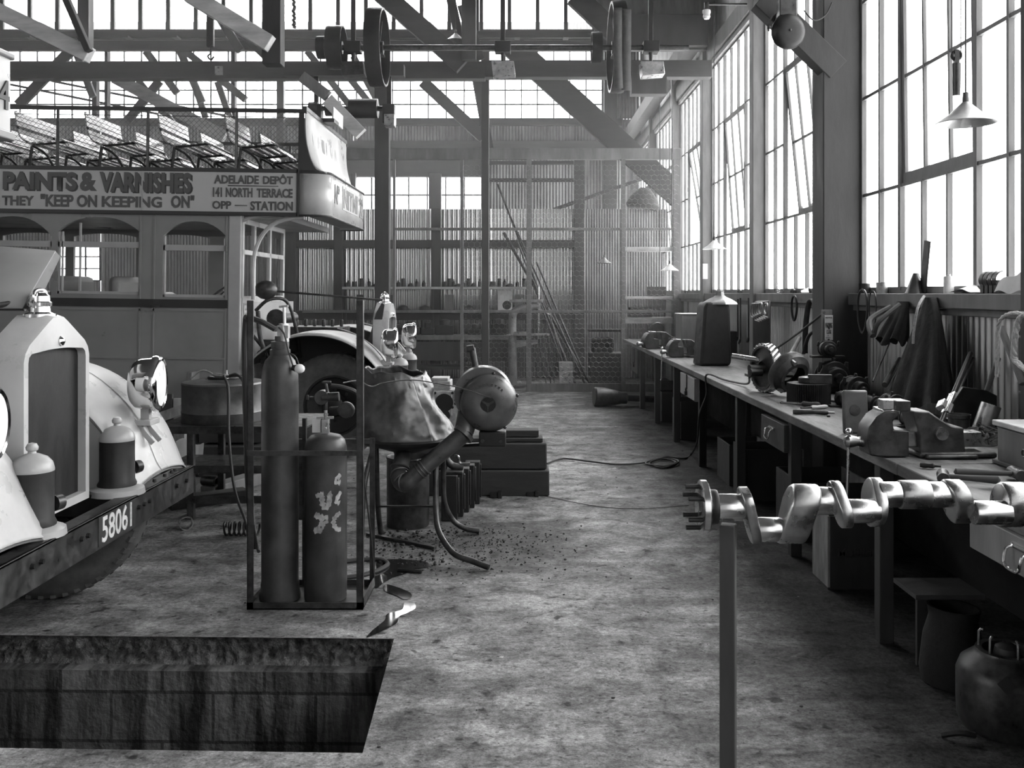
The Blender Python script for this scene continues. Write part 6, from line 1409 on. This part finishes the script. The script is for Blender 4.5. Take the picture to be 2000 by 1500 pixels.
for px in (690, 982, 1271):
    x = ax(px, YL); h = MB(); h.box(x-.03,x+.03,YL-.02,YL+.02,zL+.05,zL+.78).box(x-.1,x+.1,YL-.09,YL+.09,zL-.07,zL+.07).box(x-.16,x+.16,YL-.12,YL+.12,zL+.66,zL+.80)
    ho_ = part(h, 'hanger', M_iron, ls, .01)
    part(MB().prism([(x-.14,zL-.2),(x+.14,zL-.2),(x+.16,zL-.36),(x-.12,zL-.38)], YL-.13, YL+.1), 'drip_tray', M_tin if px != 690 else M_irons, ho_, .006)
    part(MB().cyl((x,YL,zL-.06),(x,YL,zL-.2),.03,.02,10), 'drip_cup', M_iron, ho_)
struct(MB().box(ax(640,YL), 2.65, YL-.09, YL+.09, zL+.80, zL+1.0), 'trim_20', M_woodh)
belt('broad dark belt hanging from the big pulley near the right wall', [(ax(1196,YL),YL-.66,zL+.3),(ax(1196,YL),YL-.66,zL-.2),(ax(1198,YL),YL-.66,az(172,YL-.66))], .10)
belt('second strand of belt behind the big right-hand pulley', [(ax(1213,YL),YL-.62,zL+.3),(ax(1213,YL),YL-.62,zL+.02),(ax(1212,YL),YL-.62,az(176,YL-.62))], .11)
YM = 12.4
t = thing('counter_shaft', 'lower counter shaft with a fat drum pulley above the bus front', 'shaft', (ax(700,YM), YM, 3.9)); zM = az(212, YM)
part(MB().cyl((ax(600,YM),YM,zM),(ax(770,YM),YM,zM),.035,.035,12), 'shaft', M_irons, t)
for a, b, d in ((683,738,38),(636,666,30),(604,622,26)): part(MB().cyl((ax(a,YM),YM,zM),(ax(b,YM),YM,zM),d/2*YM/F,d/2*YM/F,24), 'pulley', M_iron, t)
for px in (618, 760): part(MB().box(ax(px,YM)-.03,ax(px,YM)+.03,YM-.03,YM+.03,zM,az(150,YM)).box(ax(px,YM)-.08,ax(px,YM)+.08,YM-.08,YM+.08,zM-.2,zM+.05), 'hanger', M_iron, t, .006)
part(MB().box(ax(752,YM),ax(772,YM),YM-.1,YM+.1,az(248,YM),az(225,YM)), 'drip_tray', M_tin, t, .006)
solo(MB().box(ax(600,YM)-.3, ax(790,YM), YM-.08, YM+.08, az(150,YM), az(128,YM)), 'trim_21', M_woodh, kind='structure')
solo(MB().tube([at(574+random.uniform(-2,2), 55-i*3, 10.8) for i in range(130)], .02, 6), 'chain', M_irons, 'knotted chain hanging near the top left of the roof', 'chain')
t = thing('hoist_hook', 'pulley block with a hook under the left shafting beam', 'hook', (ax(411,11.5), 11.5, 4.6)); y = 11.5
part(MB().box(ax(404,y),ax(418,y),y-.03,y+.03,az(92,y),az(-10,y)), 'block', M_iron, t, .01); part(MB().tube([at(411,92,y), at(411,104,y), at(406,110,y), at(412,117,y), at(418,110,y)], .012, 8, 4), 'hook', M_iron, t)
solo(MB().box(ax(421,13.1),ax(436,13.1),13.07,13.1,az(147,13.1),az(130,13.1)), 'label_plate', M_tin, 'small pale plate fixed on the shafting beam at left', 'plate')
# ================================================================ lamps, bell, insulators
def lamp(lab, px, py, Y_, r, top, m=M_enam, flute=False):
    p = at(px, py, Y_); t = thing('pendant_lamp', lab, 'lamp', (p.x, p.y, p.z), group='shaded pendant lamps')
    h = r*.72
    sh = MB().lathe([(.018,h),(.025,h*.93),(r*.55,h*.42),(r,0),(r*1.0,-.004),(r*.54,h*.40),(.02,h*.88)], p, (0,0,1), 16 if flute else 36)
    part(sh, 'lamp_shade', m, t, ang=15 if flute else 40)
    part(MB().cyl(p+V((0,0,h*.85)), p+V((0,0,h+.05)), .018, .014, 12), 'lamp_holder', M_irons, t)
    part(MB().lathe([(0,-.055),(.02,-.05),(.031,-.025),(.026,0),(.014,.03),(.014,.06),(0,.06)], p, (0,0,1), 16), 'bulb', M_clear, t)
    q = p+V((0,0,h+.05)); part(MB().tube([q, V((p.x, p.y, HC-(top-572)*Y_/F))], .004, 6), 'cord', M_cable, t)
    return t, p
lamp('large pendant lamp nearest the camera, before the bright window', 1886, 240, 4.8, .15, -600, M_zincl)
x = ax(1868, 4.8)
t = thing('lamp_counterweight', 'cylindrical counterweight hung on a cord left of the large pendant lamp', 'counterweight', (x, 4.8, 2.7)); part(MB().cyl((x,4.8,az(187,4.8)),(x,4.8,az(124,4.8)),.020,.022,14), 'weight', M_irons, t)
part(MB().torus((x,4.8,az(108,4.8)), .024, .008, (0,1,0), 20, 6).box(x-.012,x+.012,4.79,4.81,az(124,4.8),az(100,4.8)), 'sheave', M_iron, t); part(MB().tube([(x-.024,4.8,az(108,4.8)),(x-.024,4.8,az(-600,4.8))], .003, 5).tube([(x+.024,4.8,az(108,4.8)),(x+.024,4.8,az(-600,4.8))], .003, 5), 'cord', M_cable, t)
lamp('pale conical pendant lamp before the second window bay', 1395, 486, 12.0, .152, 2, M_enam); lamp('fluted white pendant lamp over the far end of the bench', 1308, 528, 15.2, .148, 140, M_enam, True)
lamp('small dim pendant lamp inside the stores cage', 1180, 514, 17.3, .145, 60, M_zincl); lamp('dark pendant lamp with a clear bulb among the roof timbers', 890, 80, 13.0, .15, -60, M_irons)
for lab, px, py, Y_, xw in (('porcelain insulator on an arm, upper right beside the second post', 1380, 28, 11.0, 2.68), ('porcelain insulator on an arm above the far pendant lamp', 1300, 138, 15.2, 2.68)):
    p = at(px, py, Y_); t = thing('insulator', lab, 'insulator', (p.x, p.y, p.z), group='porcelain insulators')
    part(MB().lathe([(0,-.06),(.03,-.055),(.045,-.03),(.04,0),(.05,.02),(.045,.05),(0,.055)], p, (0,0,1), 16), 'cup', M_porc, t); part(MB().tube([p+V((0,0,.05)), p+V((.01,0,.12)), V((xw,Y_,p.z+.12))], .014, 8), 'arm', M_irons, t)
    part(MB().cyl(p+V((0,0,.02)), p+V((0,0,.14)), .03, .03, 12), 'cap', M_irons, t)
for px, a, b, Y_, lab in ((1288,165,560,15.3,'left cord of the pair dropping to the far pendant lamp'), (1312,150,420,15.25,'conduit pipe running down beside the far window post'), (1394,40,470,12.1,'thin flex running down the second window bay')):
    x = ax(px, Y_); solo(MB().tube([(x,Y_,az(b,Y_)),(x+.01,Y_,az((a+b)/2,Y_)),(x,Y_,az(a,Y_))], .006 if 'conduit' not in lab else .014, 6, 4), 'flex' if 'conduit' not in lab else 'conduit_pipe', M_cable if 'conduit' not in lab else M_irons, lab, 'cord' if 'conduit' not in lab else 'pipe')
solo(MB().box(ax(1372.5,13.65), ax(1382,13.65), 13.64, 13.665, az(545,13.65), az(515,13.65)), 'notice', M_paper, 'small white notice pinned to the second window post', 'notice')
p = at(1540, 62, 7.4); bl = thing('alarm_bell', 'round dark alarm gong fixed to the brace at the top right', 'bell', (p.x, p.y, p.z))
part(MB().lathe([(0,-.05),(.04,-.049),(.09,-.042),(.125,-.025),(.14,0),(.14,.012),(.13,.0),(0,-.03)], p, (-.1,1,.08), 40), 'gong', M_iron, bl); part(MB().sph(p+V((0,-.055,0)), .010, 8), 'centre_bolt', M_irons, bl)
part(MB().box(p.x-.07,p.x+.07,p.y+.0,p.y+.10,p.z+.13,p.z+.27), 'striker_box', M_irons, bl, .008); part(MB().tube([p+V((-.12,.02,.14)), p+V((-.165,0,.05)), p+V((-.16,-.01,.0))], .006, 6, 3).sph(p+V((-.158,-.01,.03)), .016, 8), 'striker', M_irons, bl)
part(MB().box(p.x-.05,p.x+.05,p.y+.02,7.66,p.z-.03,p.z+.2), 'mounting_plate', M_iron, bl)
solo(MB().tube([at(1570,20,7.6), at(1590,40,7.6), at(1612,30,7.62), at(1625,5,7.62)], .006, 6, 4), 'bell_wire', M_cable, 'dark wire looping from the gong to the big column', 'wire')
# ---------------------------------------------------------------- dusty air towards the back of the shop
hm = bpy.data.materials.new('dusty_air'); hm.use_nodes = True; hn = hm.node_tree.nodes; hl = hm.node_tree.links
hn.remove(hn['Principled BSDF']); vs_ = hn.new('ShaderNodeVolumeScatter'); vs_.inputs['Density'].default_value = .0085; vs_.inputs['Anisotropy'].default_value = .55
hl.new(vs_.outputs[0], hn['Material Output'].inputs['Volume'])
hz = MB().box(-14.9, 2.6, 9.0, 22.1, .02, 5.4)
ho_ = solo(hz, 'haze', hm, 'thin dusty haze hanging in the air at the back of the shop', 'haze', kind='stuff')
